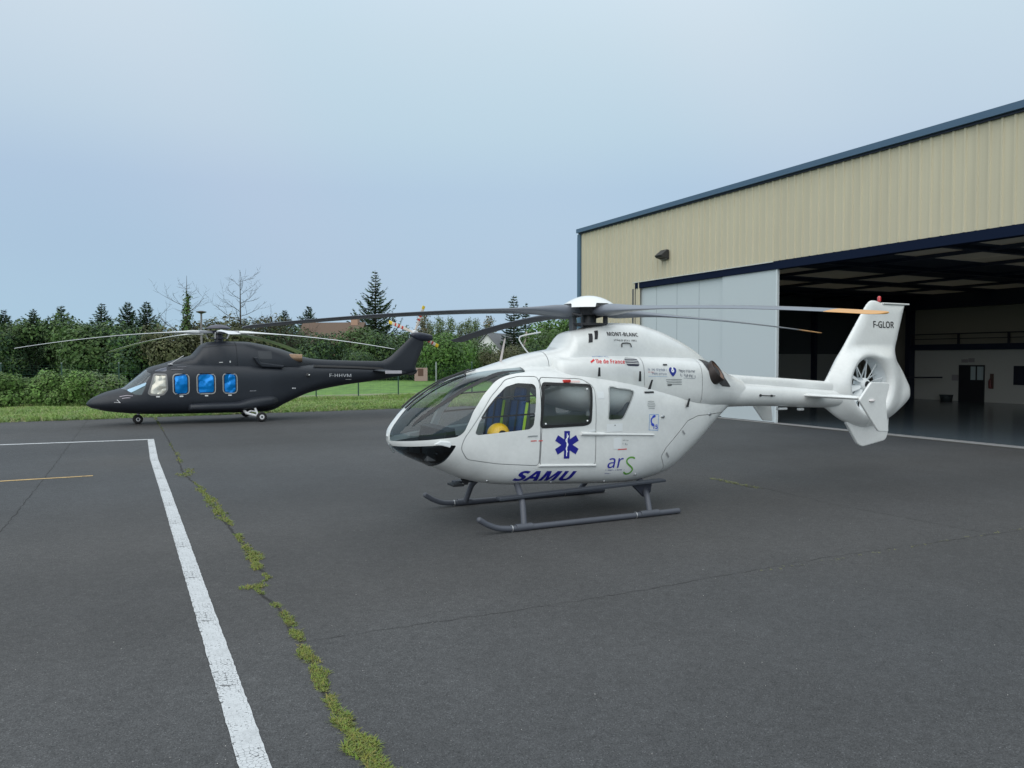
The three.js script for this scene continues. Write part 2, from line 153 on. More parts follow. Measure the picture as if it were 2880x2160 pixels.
{
  const rr = rng(77), L = [];
  for (let k = 0; k < 26000; k++) { const x = lerp(-16, 20.2, rr()), u = rr(), z = apronEdge(x) + .25 - 9.6 * u; const n = fbm(x * .5, z * .5, 3, 111), tall = .7 + .7 * n + (z < -41.5 ? .5 : 0) - (u < .03 ? .35 : 0), d = fbm(x * 1.5, z * 1.5, 2, 121); if (rr() > .35 + n) continue; const dry = rr() < .12; L.push({ x, y: -.05, z, ry: rr() * 6.28, s: .9 + .3 * rr(), sy: tall, c: dry ? [.36, .34, .18] : [.15 + .09 * d + .04 * rr(), .26 + .1 * d + .04 * rr(), .065 + .03 * rr()] }); }
  scatter('verge_grass', bladeGeo(11, 5, .23, .011, .75), leafy([1, 1, 1]), L, 'rough green grass verge between the tarmac and the wire fence', 'grass');
}
{
  const rr = rng(991), L = []; // [z, half length, blades, spread, size, x shift]
  const C = [[-32.6, .6, 60, .05, 1.1, 0], [-30.6, 1, 90, .05, 1, 0], [-28, 1, 40, .04, .9, 0], [-22.4, .8, 40, .04, .9, 0], [-20.4, .7, 70, .05, .9, .02], [-19, .5, 80, .05, 1, .02], [-17, .4, 90, .1, 1, .12], [-16.5, .25, 70, .12, 1.1, -.04], [-14.5, .5, 130, .07, 1, 0], [-13.4, .6, 260, .08, 1.1, 0], [-12.3, .5, 230, .08, 1.1, 0], [-11.5, .3, 150, .07, 1, .03], [-10.45, .16, 120, .08, 1.1, .03], [-9.75, .2, 120, .05, .9, .02], [-9.3, .25, 260, .07, 1.1, .03], [-8.85, .14, 170, .06, 1.1, .02], [-8.05, .06, 110, .11, 1, -.04], [-7.35, .08, 80, .04, .8, .03], [-6.9, .2, 200, .045, .9, .01], [-6.45, .12, 170, .06, 1, .03], [-6.0, .18, 240, .05, 1, .02], [-5.5, .2, 200, .045, 1, .0], [-5.05, .14, 160, .05, 1, .01], [-4.75, .12, 210, .055, 1.1, .02], [-4.4, .16, 420, .07, 1.3, .03], [-4.05, .2, 460, .08, 1.4, .02], [-3.5, .4, 400, .07, 1.3, 0]];
  const lx = z => { for (let i = 0; i < weedLine.length - 1; i++) { const a = weedLine[i], b = weedLine[i + 1]; if (z >= a[1] && z <= b[1]) return lerp(a[0], b[0], (z - a[1]) / (b[1] - a[1])); } return 1.2; };
  for (const [z, hl, n, sp, s, sx] of C) for (let k = 0; k < n; k++) { const zz = z + (rr() + rr() - 1) * hl * 1.3, y = rr(); L.push({ x: lx(zz) + sx + (rr() + rr() - 1) * sp * (.4 + 1.3 * vnoise(zz * 5, 1, 150)) + .05 * (vnoise(zz * 3, 5, 151) - .5), y: -.004, z: zz, ry: rr() * 6.28, s: s * (.45 + .7 * rr()), sy: s * (.3 + .6 * rr()), c: y < .12 ? [.3, .26, .07] : [.15 + .08 * y, .21 + .07 * rr(), .03 + .02 * rr()] }); }
  for (let k = 0; k < 2200; k++) { const zz = lerp(-16, -3.2, Math.pow(rr(), .7)); if (fbm(zz * 2.6, 2, 3, 140) < .52) continue; L.push({ x: lx(zz) + (rr() + rr() - 1) * .035, y: -.004, z: zz, ry: rr() * 6.28, s: .5 + .4 * rr(), sy: .3 + .4 * rr(), c: [.17 + .08 * rr(), .22 + .06 * rr(), .04] }); }
  scatter('joint_weeds', bladeGeo(5, 15, .05, .0035, 1.1), leafy([1, 1, 1]), L, 'low green weeds growing along the joint in the tarmac', 'weeds');
  const S = []; for (let k = 0; k < 110; k++) { const z = -11.5 + rr() * 1.3, x = lerp(9.95, 10.05, rr()) + (rr() - .5) * .1; S.push({ x, y: -.004, z, ry: rr() * 6.28, s: .9, sy: .6, c: [.2, .22, .06] }); }
  for (let k = 0; k < 90; k++) { const t = Math.pow(rr(), 1.4), x = lerp(12.2, 6, t); S.push({ x, y: -.004, z: -6.2 + (rr() - .5) * .07, ry: rr() * 6.28, s: .6, sy: .4, c: [.2, .21, .07] }); }
  scatter('crack_moss', bladeGeo(4, 25, .045, .004, 1.2), leafy([1, 1, 1]), S, 'sparse dry weeds along the cracks near the white helicopter', 'weeds');
  const G = [], gg = new THREE.IcosahedronGeometry(.006, 0); for (let k = 0; k < 380; k++) { const d = 3 + 16 * rr() * rr(), a = R(-12 + 80 * rr()); const c = .18 + .32 * rr() * rr(); G.push({ x: Math.sin(a) * d, y: .002, z: -Math.cos(a) * d, ry: rr() * 6.28, s: .35 + .8 * rr() * rr(), sy: .5, c: [c, c * .98, c * .93] }); }
  scatter('loose_grit', gg, mat([1, 1, 1], .9), G, 'pale grit scattered over the tarmac', 'grit');
}
// ---------------------------------------------------------------- hangar
const navy = mat([.022, .045, .085], .5), navyDark = mat([.012, .02, .045], .55), darkSteel = mat([.02, .022, .035], .6);
const streak = dataTex(512, (u, v, i, j) => { const n = fbm(u * 40, v * 2, 4, 201, 40), m = fbm(u * 4, v * 4, 4, 202, 4), k = hash2(i, j, 203); const c = .94 + .03 * (n - .5) + .04 * (m - .5) + .02 * (k - .5); return [c, c * .995, c * .98]; }, true);
const beigeM = [[.605, .565, .43], [.598, .558, .425], [.612, .572, .436]].map(c => mat(c, .62, { map: streak }));
const leafM = mat([.5, .56, .58], .55), leafEdge = mat([.62, .68, .7], .5), concrete = mat([.42, .41, .37], .9, { map: asphTex });
const HX = 20.53;
{
  const t = thing('hangar', 'beige ribbed metal hangar with navy roof edge and wide open doorway', 'hangar', [HX, 0, -33.5]);
  const W = (name, g, m, label, parent = t) => { if (Array.isArray(g)) g = merge(g); g.translate(-HX, 0, 33.5); return part(parent, name, g, m, label); };
  // ribbed cladding: each sheet one metre wide with three ribs
  const sheet = (y0, y1) => { const prof = []; for (let k = 0; k < 3; k++) { const z = k / 3; prof.push([z, 0], [z + .22, 0], [z + .24, -.042], [z + .29, -.042], [z + .31, 0]); } prof.push([1.0, 0]); const pos = [], uv = [], idx = []; let L = 0; prof.forEach((p, i) => { if (i) L += Math.hypot(p[0] - prof[i - 1][0], p[1] - prof[i - 1][1]); for (const y of [y0, y1]) { pos.push(p[1], y, p[0]); uv.push(p[0] * .5, y * .12); } if (i) { const a = 2 * i - 2; idx.push(a, a + 2, a + 3, a, a + 3, a + 1); } }); let g = new THREE.BufferGeometry(); g.setAttribute('position', new THREE.Float32BufferAttribute(pos, 3)); g.setAttribute('uv', new THREE.Float32BufferAttribute(uv, 2)); g.setIndex(idx); g = g.toNonIndexed(); g.computeVertexNormals(); return g; };
  const tall = sheet(.06, 8.645), short = sheet(5.77, 8.645), rr = rng(31);
  for (let k = 0; k < 36; k++) { const z = -33.4 + k, o = part(t, 'cladding_sheet', z < -28.9 ? tall : short, beigeM[(rr() * 3) | 0]); o.position.set(-.01 - .0008 * rr(), 0, z + 33.5); }
  // shell
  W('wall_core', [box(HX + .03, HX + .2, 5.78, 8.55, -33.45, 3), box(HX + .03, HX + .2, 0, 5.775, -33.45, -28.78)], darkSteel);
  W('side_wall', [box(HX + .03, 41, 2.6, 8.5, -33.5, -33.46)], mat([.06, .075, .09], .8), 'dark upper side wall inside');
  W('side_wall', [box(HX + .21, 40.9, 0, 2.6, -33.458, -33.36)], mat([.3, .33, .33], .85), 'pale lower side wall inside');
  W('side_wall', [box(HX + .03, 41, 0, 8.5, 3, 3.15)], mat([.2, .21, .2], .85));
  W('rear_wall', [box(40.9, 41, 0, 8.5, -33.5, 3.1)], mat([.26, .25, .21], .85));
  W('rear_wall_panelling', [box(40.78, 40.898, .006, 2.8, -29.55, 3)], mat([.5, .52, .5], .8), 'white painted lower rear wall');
  W('roof_edge', [box(HX - .2, HX + .3, 8.665, 8.86, -33.62, 3.2)], mat([.06, .115, .185], .45), 'navy roof edge');
  W('eave_flashing', [box(HX - .1, HX + .02, 8.6, 8.66, -33.56, 3.1)], navyDark);
  W('corner_trim', [box(HX - .1, HX + .05, 0, 8.598, -33.66, -33.42)], mat([.065, .125, .19], .45));
  W('downpipe', [rod([HX + .02, .1, -33.76], [HX + .02, 8.5, -33.76], .06)], mat([.2, .33, .42], .4));
  // roof and ceiling, both with rooflight rows
  const rows = [[-28.4, -25.45], [-24.8, -22.3], [-18.2, -15.75], [-15.2, -12.9], [-7, -5]], light = [], solid = [];
  let z = -33.44; for (const [a, b] of rows) { solid.push([z, a]); light.push([a, b]); z = b; } solid.push([z, 2.98]);
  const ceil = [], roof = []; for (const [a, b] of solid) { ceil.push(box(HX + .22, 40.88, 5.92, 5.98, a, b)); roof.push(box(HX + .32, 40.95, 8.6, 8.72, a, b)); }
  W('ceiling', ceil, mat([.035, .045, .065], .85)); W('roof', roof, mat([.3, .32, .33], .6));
  const dull = mat([.36, .33, .26], 1, { transmission: .6, thickness: 0 });
  for (const [a, b] of light) for (let k = 0; k < 7; k++) { const x0 = 22.3 + k * 2.62; W('rooflight_panel', box(x0 + .01, x0 + 2.6, 5.95, 5.956, a + .005, b - .005), dull); }
  for (const [a, b] of light) W('ceiling', box(HX + .22, 22.3, 5.922, 5.978, a, b), darkSteel);
  for (let k = 0; k < 5; k++) { const x = 24.9 + k * 3.93; W('roof_beam', [box(x - .09, x + .09, 5.8, 5.915, -33.3, 2.9)], navyDark); }
  for (const zz of [-25.1, -15.55, -29.8, -20.2, -11]) W('purlin', [box(HX + .3, 40.75, 5.78, 5.918, zz - .12, zz + .12)], navyDark);
  for (const [x, zz] of [[24.9, -33.2], [28.83, -33.2], [32.76, -33.2], [36.69, -33.2]]) W('steel_column', [box(x - .1, x + .1, .006, 5.6, zz - .15, zz + .15)], navyDark);
  for (const zz of [-29.7, -22.3, -14]) W('steel_column', [box(40.3, 40.75, .006, 5.6, zz - .14, zz + .14)], navyDark);
  // mezzanine edge and rail
  W('mezzanine_beam', [box(40.3, 40.775, 2.81, 3.12, -29.5, 2.9)], navyDark);
  const rail = W('mezzanine_rail', [box(40.4, 40.44, 3.66, 3.72, -29.5, 2.9), box(40.405, 40.435, 3.4, 3.44, -29.5, 2.9)], darkSteel);
  for (let zz = -29.4; zz < 2; zz += 2.68) W('rail_post', [box(40.38, 40.46, 3.121, 3.66, zz - .05, zz + .05)], darkSteel, null, rail);
  W('ceiling_edge', [box(40.2, 40.88, 5.12, 5.915, -33.3, 2.9)], navyDark);
  // door in the rear wall
  const d = W('rear_door', [box(40.7, 40.778, .006, 1.98, -26.86, -25.46)], mat([.02, .022, .028], .45), 'dark double door at the back');
  for (const [a, b] of [[-26.18, -25.92], [-25.82, -25.5]]) W('door_pane', [box(40.68, 40.698, 1.18, 1.9, a, b)], mat([.42, .52, .55], .15), 'pale glazed pane', d);
  W('rear_window', [box(40.72, 40.779, .97, 1.95, -23.95, -22.6)], mat([.03, .035, .05], .12), 'dark office window');
  // lintel, track and doors
  W('lintel', [box(HX - .04, HX + .3, 5.48, 5.765, -28.75, 3.0)], mat([.006, .012, .032], .9, { phys: true, specularIntensity: .25 }), 'navy lintel over the doorway');
  W('lintel_flashing', [box(HX - .07, HX - .045, 5.735, 5.768, -28.9, -20.4)], mat([.55, .56, .52], .5));
  W('door_jamb', [box(HX - .03, HX + .26, 0, 5.478, -28.96, -28.74)], navyDark);
  const l1 = W('door_leaf', [box(HX + .1, HX + .18, .07, 5.475, -28.73, -23.12)], leafM), l2 = W('door_leaf', [box(HX + .02, HX + .09, .05, 5.475, -23.08, -20.32)], leafM);
  W('leaf_edge', [box(HX + .0, HX + .1, .04, 5.477, -20.318, -20.25)], leafEdge, null, l2);
  W('leaf_seam', [box(HX + .09, HX + .13, .05, 5.476, -23.118, -23.082)], darkSteel, null, l1);
  for (const zz of [-27.33, -25.93, -24.53]) W('leaf_joint', [box(HX + .095, HX + .099, .08, 5.47, zz - .012, zz + .012)], mat([.3, .35, .37], .6), null, l1);
  W('door_track', [box(HX - .02, HX + .2, .004, .035, -28.7, 2.9)], mat([.3, .3, .3], .5));
  W('hangar_floor', [box(HX + .0, 40.9, -.1, .004, -33.4, 3)], mat([.095, .125, .15], .2));
  W('threshold', ribbon(along([[HX - .12, -33.4], [HX - .16, -26], [HX - .1, -20], [HX - .17, -14], [HX - .12, -8], [HX - .15, 3]], .16, .02, 19), .12, .006, .12, 20, .4), concrete, 'worn pale concrete sill');
}
{ const t = thing('wall_lamp', 'black floodlight with sloping cage on the beige hangar wall', 'lamp', [HX - .05, 6.72, -26.52]);
  const g = extr([[0, .2], [-.1, .22], [-.42, -.03], [-.36, -.12], [0, -.2]], .46, .02); part(t, 'housing', g, mat([.03, .03, .032], .5));
  const f = new THREE.BoxGeometry(.012, .3, .38); f.rotateZ(R(58)); f.translate(-.21, -.12, 0); part(t, 'lens', f, mat([.45, .47, .46], .2));
  for (const zz of [-.16, -.08, 0, .08, .16]) part(t, 'guard_bar', rod([-.42, -.06, zz], [-.06, -.23, zz], .008), mat([.02, .02, .02], .4));
  part(t, 'conduit', rod([.02, -.2, .05], [.02, -.62, .05], .012), mat([.35, .33, .27], .6)); }
{ const t = thing('fire_extinguisher', 'fire extinguisher hung on a board beside the dark rear door', 'extinguisher', [40.66, .75, -25.1]);
  const c = new THREE.LatheGeometry([[0, 0], [.08, 0], [.085, .02], [.085, .4], [.06, .47], [.025, .5], [.025, .54], [0, .54]].map(p => new THREE.Vector2(...p)), 16); part(t, 'cylinder', c, mat([.16, .03, .03], .4));
  part(t, 'board', box(.05, .07, -.02, .78, -.05, .14), mat([.1, .06, .05], .6)); part(t, 'hose', tube([[0, .53, 0], [-.06, .5, .08], [-.06, .2, .11]], .014), mat([.02, .02, .02], .6)); }
for (const [z, y, w, h, l] of [[-26.58, 2.2, .36, .18, 'left of the two small notices above the dark rear door'], [-26.2, 2.24, .34, .22, 'right of the two small notices above the dark rear door'], [-27.11, 1.28, .38, .32, 'pale paper notice on the white wall left of the rear door']]) solo('wall_notice', box(40.764, 40.776, y - h / 2, y + h / 2, z - w / 2, z + w / 2), mat([.3, .29, .31], .7), l, 'notice', 'notices in the hangar');
{ const t = thing('storage_bin', 'small dark bin on the hangar floor by the rear wall', 'bin', [40.45, .006, -27.38]); part(t, 'tub', loft([0, 1].map(k => { const s = k ? .24 : .2; return [[-s, k * .3, -s], [s, k * .3, -s], [s, k * .3, s], [-s, k * .3, s]]; })), mat([.03, .045, .05], .6)); part(t, 'rim', rbox(-.26, .26, .29, .33, -.26, .26, .012), mat([.04, .055, .06], .5)); }
{ const t = thing('work_platform', 'dark rolling work platform ladder deep inside the hangar', 'ladder', [36.6, .006, -28.4]); const m = mat([.03, .035, .05], .5);
  for (const x of [-.5, .5]) for (const z of [-.45, .45]) { part(t, 'leg', rod([x * 1.15, .1, z * 1.15], [x * .8, 2.6, z * .8], .035), m); const w = new THREE.TorusGeometry(.07, .03, 8, 16); w.translate(x * 1.15, .1, z * 1.15); part(t, 'caster', w, darkSteel); }
  for (let k = 0; k < 7; k++) part(t, 'rung', rod([-.55 + k * .02, .35 + k * .27, .5 - k * .016], [.55 - k * .02, .35 + k * .27, .5 - k * .016], .022), m);
  part(t, 'deck', rbox(-.5, .5, 2.2, 2.26, -.42, .42, .02), m); part(t, 'boom', rod([0, 1.3, .3], [2.9, 1.3, 1.4], .045), m); }
// ---------------------------------------------------------------- shared aircraft materials
const paintNoise = dataTex(512, (u, v, i, j) => { const n = fbm(u * 6, v * 6, 5, 301, 6), m = fbm(u * 30, v * 30, 3, 302, 30); const c = .95 + .05 * (n - .5) + .03 * (m - .5); return [c, c, c * .995]; }, true);
const whiteM = mat([.80, .82, .82], .32, { clearcoat: .5, clearcoatRoughness: .12, map: paintNoise }), whiteFlat = mat([.74, .77, .78], .5), rubber = mat([.012, .012, .013], .6), blackM = mat([.02, .021, .024], .5);
const glassM = mat([.92, .95, .95], .02, { transmission: 1, thickness: 0, ior: 1.5 }), tintM = mat([.62, .69, .71], .02, { transmission: 1, thickness: 0, ior: 1.5 }), chinM = mat([.22, .27, .3], .02, { transmission: 1, thickness: 0, ior: 1.5 });
const greyPaint = mat([.085, .093, .115], .5, { map: paintNoise }), lining = mat([.45, .47, .48], .9), seatBlue = mat([.018, .05, .14], .85), lime = mat([.38, .6, .06], .8), steel = mat([.45, .46, .47], .35, { metalness: .8 });
const bladeM = mat([.145, .16, .19], .3), tipM = mat([.62, .32, .1], .45), redLens = mat([.55, .02, .02], .2, { clearcoat: 1 });
function blade(R0, R1, droop, chord, cuffR, o = {}) { // one rotor blade along +x, split at o.tip into [inner, outer]
  const c = mono([[R0, cuffR * .9], [R0 + .3, cuffR * 1.3], [R0 + .75, chord * .48], [R0 + 1.3, chord * .5], [R1 - .08, chord * .5], [R1, chord * .22]]), t = mono([[R0, cuffR * .75], [R0 + .3, cuffR], [R0 + .75, cuffR * .62], [R0 + 1.2, .03], [R0 + 1.8, .019], [R1, .009]]), tw = mono([[R0, o.pitch ?? -.16], [R1, (o.pitch ?? -.16) * .7]]);
  const ring = r => { const y = (o.y ?? 0) - droop * Math.pow(r / R1, 1.9), a = tw(r), out = []; for (let k = 0; k < 16; k++) { const th = k / 16 * Math.PI * 2, zz = c(r) * Math.cos(th) * (o.hand ?? 1), yy = t(r) * Math.sin(th) * (1 - .25 * Math.cos(th)); out.push([r, y + yy * Math.cos(a) + zz * Math.sin(a), zz * Math.cos(a) - yy * Math.sin(a)]); } return out; };
  const rs = []; for (let k = 0; k <= 14; k++) rs.push(R0 + 1.4 * k / 14); for (let k = 1; k <= 14; k++) rs.push(lerp(R0 + 1.4, R1 - .08, k / 14)); rs.push(R1 - .03, R1);
  const cut = o.tip ?? R1 + 1, a = rs.filter(r => r < cut), b = rs.filter(r => r >= cut); if (b.length) { a.push(cut); b.unshift(cut); return [loft(a.map(ring)), loft(b.map(ring))]; } return [loft(a.map(ring))]; }
function heightClip(x0, x1, y0, y1, step, g, zf, o) { const pos = [], nor = []; const N = (x, y) => { const e = clamp(-g(x, y) * .3, .0003, .006), z = zf(x, y); let gx = (zf(x + e, y) - zf(x - e, y)) / (2 * e), gy = (zf(x, y + e) - zf(x, y - e)) / (2 * e); return V(-gx, -gy, 1).normalize(); };
  const mk = (x, y) => ({ x, y, g: g(x, y) }), fin = v => { if (!v.n) { v.z = Math.max(0, zf(v.x, v.y)); if (o && o(v.x, v.y) > -.0045) v.z = 0; v.n = N(v.x, v.y); } return v; }, tri = (a, b, c) => { [a, b, c].forEach(fin); for (const s of [1, -1]) for (const v of s > 0 ? [a, b, c] : [a, c, b]) { pos.push(v.x, v.y, v.z * s); nor.push(v.n.x, v.n.y, v.n.z * s); } }, cut = (a, b) => { const t = a.g / (a.g - b.g); return mk(lerp(a.x, b.x, t), lerp(a.y, b.y, t)); };
  const nx = Math.ceil((x1 - x0) / step), ny = Math.ceil((y1 - y0) / step), G = []; for (let j = 0; j <= ny; j++) { G.push([]); for (let i = 0; i <= nx; i++) G[j].push(mk(x0 + i * step, y0 + j * step)); }
  for (let j = 0; j < ny; j++) for (let i = 0; i < nx; i++) for (const T of [[G[j][i], G[j][i + 1], G[j + 1][i + 1]], [G[j][i], G[j + 1][i + 1], G[j + 1][i]]]) { const inn = T.filter(v => v.g < 0).length; if (!inn) continue; if (inn === 3) { tri(...T); continue; } const P = []; for (let k = 0; k < 3; k++) { const a = T[k], b = T[(k + 1) % 3]; if (a.g < 0) P.push(a); if ((a.g < 0) !== (b.g < 0)) P.push(cut(a, b)); } for (let k = 1; k < P.length - 1; k++) tri(P[0], P[k], P[k + 1]); }
  const q = new THREE.BufferGeometry(); q.setAttribute('position', new THREE.Float32BufferAttribute(pos, 3)); q.setAttribute('normal', new THREE.Float32BufferAttribute(nor, 3)); const uv = new Float32Array(pos.length / 3 * 2); for (let i = 0; i < pos.length / 3; i++) { uv[2 * i] = pos[3 * i]; uv[2 * i + 1] = pos[3 * i + 1]; } q.setAttribute('uv', new THREE.BufferAttribute(uv, 2)); return q; }
const smooth = (a, b, x) => { const t = clamp((x - a) / (b - a), 0, 1); return t * t * (3 - 2 * t); };

// ---------------------------------------------------------------- white rescue helicopter
{
  const OX = 6.3, t = thing('rescue_helicopter', 'white medical helicopter on skids with blue star emblem and enclosed tail fan', 'helicopter', [OX, 0, -10.12]);
  const W = (name, g, m, label, parent = t) => { if (Array.isArray(g)) g = merge(g); g.translate(-OX, 0, 0); return part(parent, name, g, m, label); };
  const pod = new Body([[3.12, 1.27, 1.23, 0], [3.16, 1.36, 1.13, .17], [3.24, 1.47, 1.05, .29], [3.37, 1.61, .97, .42], [3.62, 1.80, .85, .56], [3.91, 1.96, .73, .65], [4.18, 2.06, .61, .71], [4.5, 2.14, .54, .75], [4.85, 2.19, .51, .775], [5.2, 2.22, .495, .785], [5.8, 2.22, .455, .785], [6.3, 2.19, .425, .78], [6.9, 2.12, .405, .76], [7.3, 2.05, .44, .725], [7.6, 1.98, .52, .685], [7.9, 1.90, .69, .62], [8.2, 1.83, .91, .55], [8.5, 1.76, 1.13, .43], [8.8, 1.70, 1.33, .29], [9.05, 1.66, 1.46, .16]],
    [[3.12, 1.25], [4.2, 1.25], [7, 1.25], [8.2, 1.4], [9.1, 1.6]], [[3.12, 2], [4.2, 2.7], [5, 3.3], [7, 3], [9.1, 2.2]], [[3.12, 2], [4.2, 2.7], [4.8, 4.2], [6.6, 4.2], [7.2, 3.2], [9.1, 2.2]]);
  const post = x => x < 3.75 ? lerp(.085, .03, smooth(3.15, 3.75, x)) : .03;
  const sW = sdPoly(roundPoly([[3.0, 1.185, .001], [3.53, 1.225, .001], [3.9, 1.262, .05], [3.985, 1.32, .05], [4.12, 1.60, .05], [4.28, 1.81, .08], [4.50, 2.005, .1], [4.72, 2.085, .1], [4.99, 2.12, .03], [4.99, 2.5, .001], [3.0, 2.5, .001]], .05));
  const sC = sdPoly(roundPoly([[3.0, 1.115], [3.62, 1.15], [3.885, 1.15], [3.82, 1.02], [3.77, .92], [3.70, .83], [3.55, .6], [3.0, .6]], .015)), sD = sdPoly([[3.945, 1.10], [3.985, 1.235], [4.38, 1.79], [4.63, 2.015], [4.83, 2.06], [5.115, 2.055], [5.06, .822], [4.44, .88], [4.04, .95]], .05), sDW = sdPoly([[4.13, 1.305], [4.165, 1.28], [4.92, 1.335], [4.98, 1.39], [5.05, 1.91], [5.02, 1.955], [4.79, 1.97], [4.61, 1.92], [4.44, 1.78], [4.19, 1.46]], .03),
    sS = sdPoly([[5.135, 2.045], [5.82, 2.015], [5.97, 1.92], [6.0, 1.85], [5.985, 1.29], [5.985, .77], [5.08, .817]], .06), sSW = sdPoly([[5.155, 1.965], [5.95, 1.925], [5.895, 1.39], [5.8, 1.362], [5.08, 1.352]], .06), sR = sdPoly([[6.26, 1.9], [6.71, 1.83], [6.45, 1.42], [6.2, 1.415]], .05), sK = sdPoly([[7.33, .64], [7.21, .82], [7.29, .95], [7.75, 1.34], [8.0, 1.41], [8.48, 1.42], [9.3, 1.42], [9.3, .1], [7.3, .1]]);
  const gW = (x, y, z) => Math.max(sW(x, y), post(x) - Math.abs(z)), gC = (x, y, z) => Math.max(sC(x, y), (y > .98 ? .05 : .006) - Math.abs(z));
  const hi = { n: 230, m: 180, dense: .55 };
  const skin = (x, y, z) => Math.max(-gW(x, y, z), -gC(x, y, z), .005 - sD(x, y), .005 - sS(x, y), -sR(x, y), .004 - sK(x, y));
  W('fuselage', pod.clip(skin, hi), whiteM);
  for (const s of [1, -1]) {
    const only = f => (x, y, z) => Math.max(f(x, y, z), -z * s);
    W('windshield', pod.clip(only(gW), { ...hi, off: -.004, x1: 5.1 }), tintM);
    W('chin_window', pod.clip(only(gC), { ...hi, off: -.004, x1: 4.1 }), chinM);
    const d = W('cockpit_door', pod.clip(only((x, y, z) => Math.max(sD(x, y) + .004, -sDW(x, y))), { ...hi, x0: 3.9, x1: 5.2 }), whiteM);
    W('window', pod.clip(only((x, y) => sDW(x, y)), { ...hi, off: -.008, x0: 3.9, x1: 5.2 }), glassM, null, d);
    for (const p of [[[4.225, 1.51], [4.99, 1.545]], [[4.45, 1.775], [5.02, 1.795]]]) W('window_rail', pod.strip([p[0], [(p[0][0] + p[1][0]) / 2, (p[0][1] + p[1][1]) / 2 + .002], p[1]], .022, .003, s), blackM, null, d);
    W('window_rail', pod.strip([[4.225, 1.51], [4.33, 1.65], [4.45, 1.775]], .02, .003, s), blackM, null, d);
    W('door_handle', pod.strip([[4.88, 1.235], [4.94, 1.24], [5.03, 1.24]], .014, .015, s), steel, null, d);
    const e = W('sliding_door', pod.clip(only((x, y) => Math.max(sS(x, y) + .004, -sSW(x, y))), { ...hi, x0: 5, x1: 6.1 }), whiteM);
    W('window', pod.clip(only((x, y) => sSW(x, y)), { ...hi, off: -.008, x0: 5, x1: 6.1 }), glassM, null, e);
    W('window_gasket', pod.clip(only((x, y) => Math.abs(sSW(x, y) + .006) - .02), { ...hi, n: 460, m: 300, off: .006, x0: 5, x1: 6.1 }), rubber, null, e);
    for (const [x, y] of [[5.16, 1.4], [5.84, 1.42], [5.87, 1.87]]) { const q = new THREE.SphereGeometry(.014, 10, 8); q.translate(x, y, s * (pod.zf(x, y) + .008)); W('latch_button', q, whiteFlat, null, e); }
    W('door_handle', pod.strip([[5.86, 1.265], [5.92, 1.275], [5.97, 1.285]], .03, .018, s), whiteFlat, null, e);
    const rw = W('rear_window', pod.clip(only((x, y) => sR(x, y)), { ...hi, off: -.008, x0: 6, x1: 6.9 }), glassM);
    W('window_gasket', pod.clip(only((x, y) => Math.abs(sR(x, y) - .004) - .009), { ...hi, n: 460, m: 300, off: .004, x0: 6, x1: 6.9 }), mat([.4, .42, .42], .6), null, rw);
    W('clamshell_door', pod.clip(only((x, y) => sK(x, y) + .004), hi), whiteM);
    // rails of the sliding door
    for (const [a, b, w] of [[[5.73, 1.24], [6.12, 1.216], .05], [[6.1, 1.216], [7.03, 1.165], .028], [[5.06, .822], [5.99, .772], .036]]) { const z = (p) => s * (pod.zf(...p) + .012); const g = rod([a[0], a[1], z(a)], [b[0], b[1], z(b)], w / 2, w / 2, 10); W('door_rail', g, whiteM); }
    W('windshield_strut', pod.strip([[3.35, 1.40], [3.46, 1.50], [3.72, 1.68], [3.92, 1.80], [4.12, 1.91], [4.51, 2.07], [4.74, 2.12], [4.95, 2.135]], u => .036 * Math.min(1, u * 6 + .15, (1 - u) * 3 + .3), .004, s), blackM);
    W('antenna_fin', [[6.08, 2.07, .11, 0], [6.80, 1.99, .13, .0], [6.97, 1.87, .12, .05], [7.73, 1.58, .11, .04]].map(([x, y, h, sl]) => { const g = extr([[x - .02, y - .02], [x + .02, y - .02], [x + sl + .014, y + h], [x + sl - .008, y + h]], .02, .003); g.translate(0, 0, s * .72 - (x > 7.5 ? s * .05 : 0)); return g; }), blackM);
  }
  // inner lining, floor, seats, instruments
  W('cabin_lining', pod.clip((x, y, z) => Math.max(.02 - sW(x, y) * 1, -sC(x, y), .025 - sDW(x, y), .03 - sSW(x, y), .02 - sR(x, y), x - 6.95, 3.62 - x, .006 - Math.abs(sS(x, y)) > 0 ? -1 : -1), { n: 120, m: 90, off: -.03, x1: 7.1 }), lining);
  W('nose_pan', pod.clip((x, y, z) => Math.max(sC(x, y) - .04, y - .99, x - 3.98), { n: 200, m: 120, off: -.05, x1: 4.1 }), mat([.03, .033, .038], .85));
  W('cabin_floor', [box(4.5, 6.95, .69, .71, -.6, .6), box(4.0, 4.5, .86, .88, -.46, .46)], mat([.06, .065, .075], .9));
  W('bulkhead', [box(6.93, 6.96, .6, 2.05, -.62, .62)], mat([.4, .42, .42], .85));
  W('ceiling_panel', [box(4.75, 6.9, 2.08, 2.1, -.5, .5)], mat([.45, .47, .47], .9));
  W('instrument_panel', [extr([[3.72, 1.02], [3.98, 1.02], [3.93, 1.36], [3.78, 1.34]], 1.0, .03), rbox(3.9, 4.5, .75, 1.02, -.13, .13, .03)], mat([.02, .021, .025], .6));
  for (const z of [-.28, .28]) W('instrument_screen', [(() => { const g = new THREE.BoxGeometry(.01, .18, .22); g.rotateZ(R(9)); g.translate(3.968, 1.2, z); return g; })()], mat([.05, .07, .08], .15));
  W('pedal_box', [rbox(3.55, 3.68, .92, 1.12, .2, .42, .02), rbox(3.55, 3.68, .92, 1.12, -.42, -.2, .02)], mat([.05, .055, .06], .7));
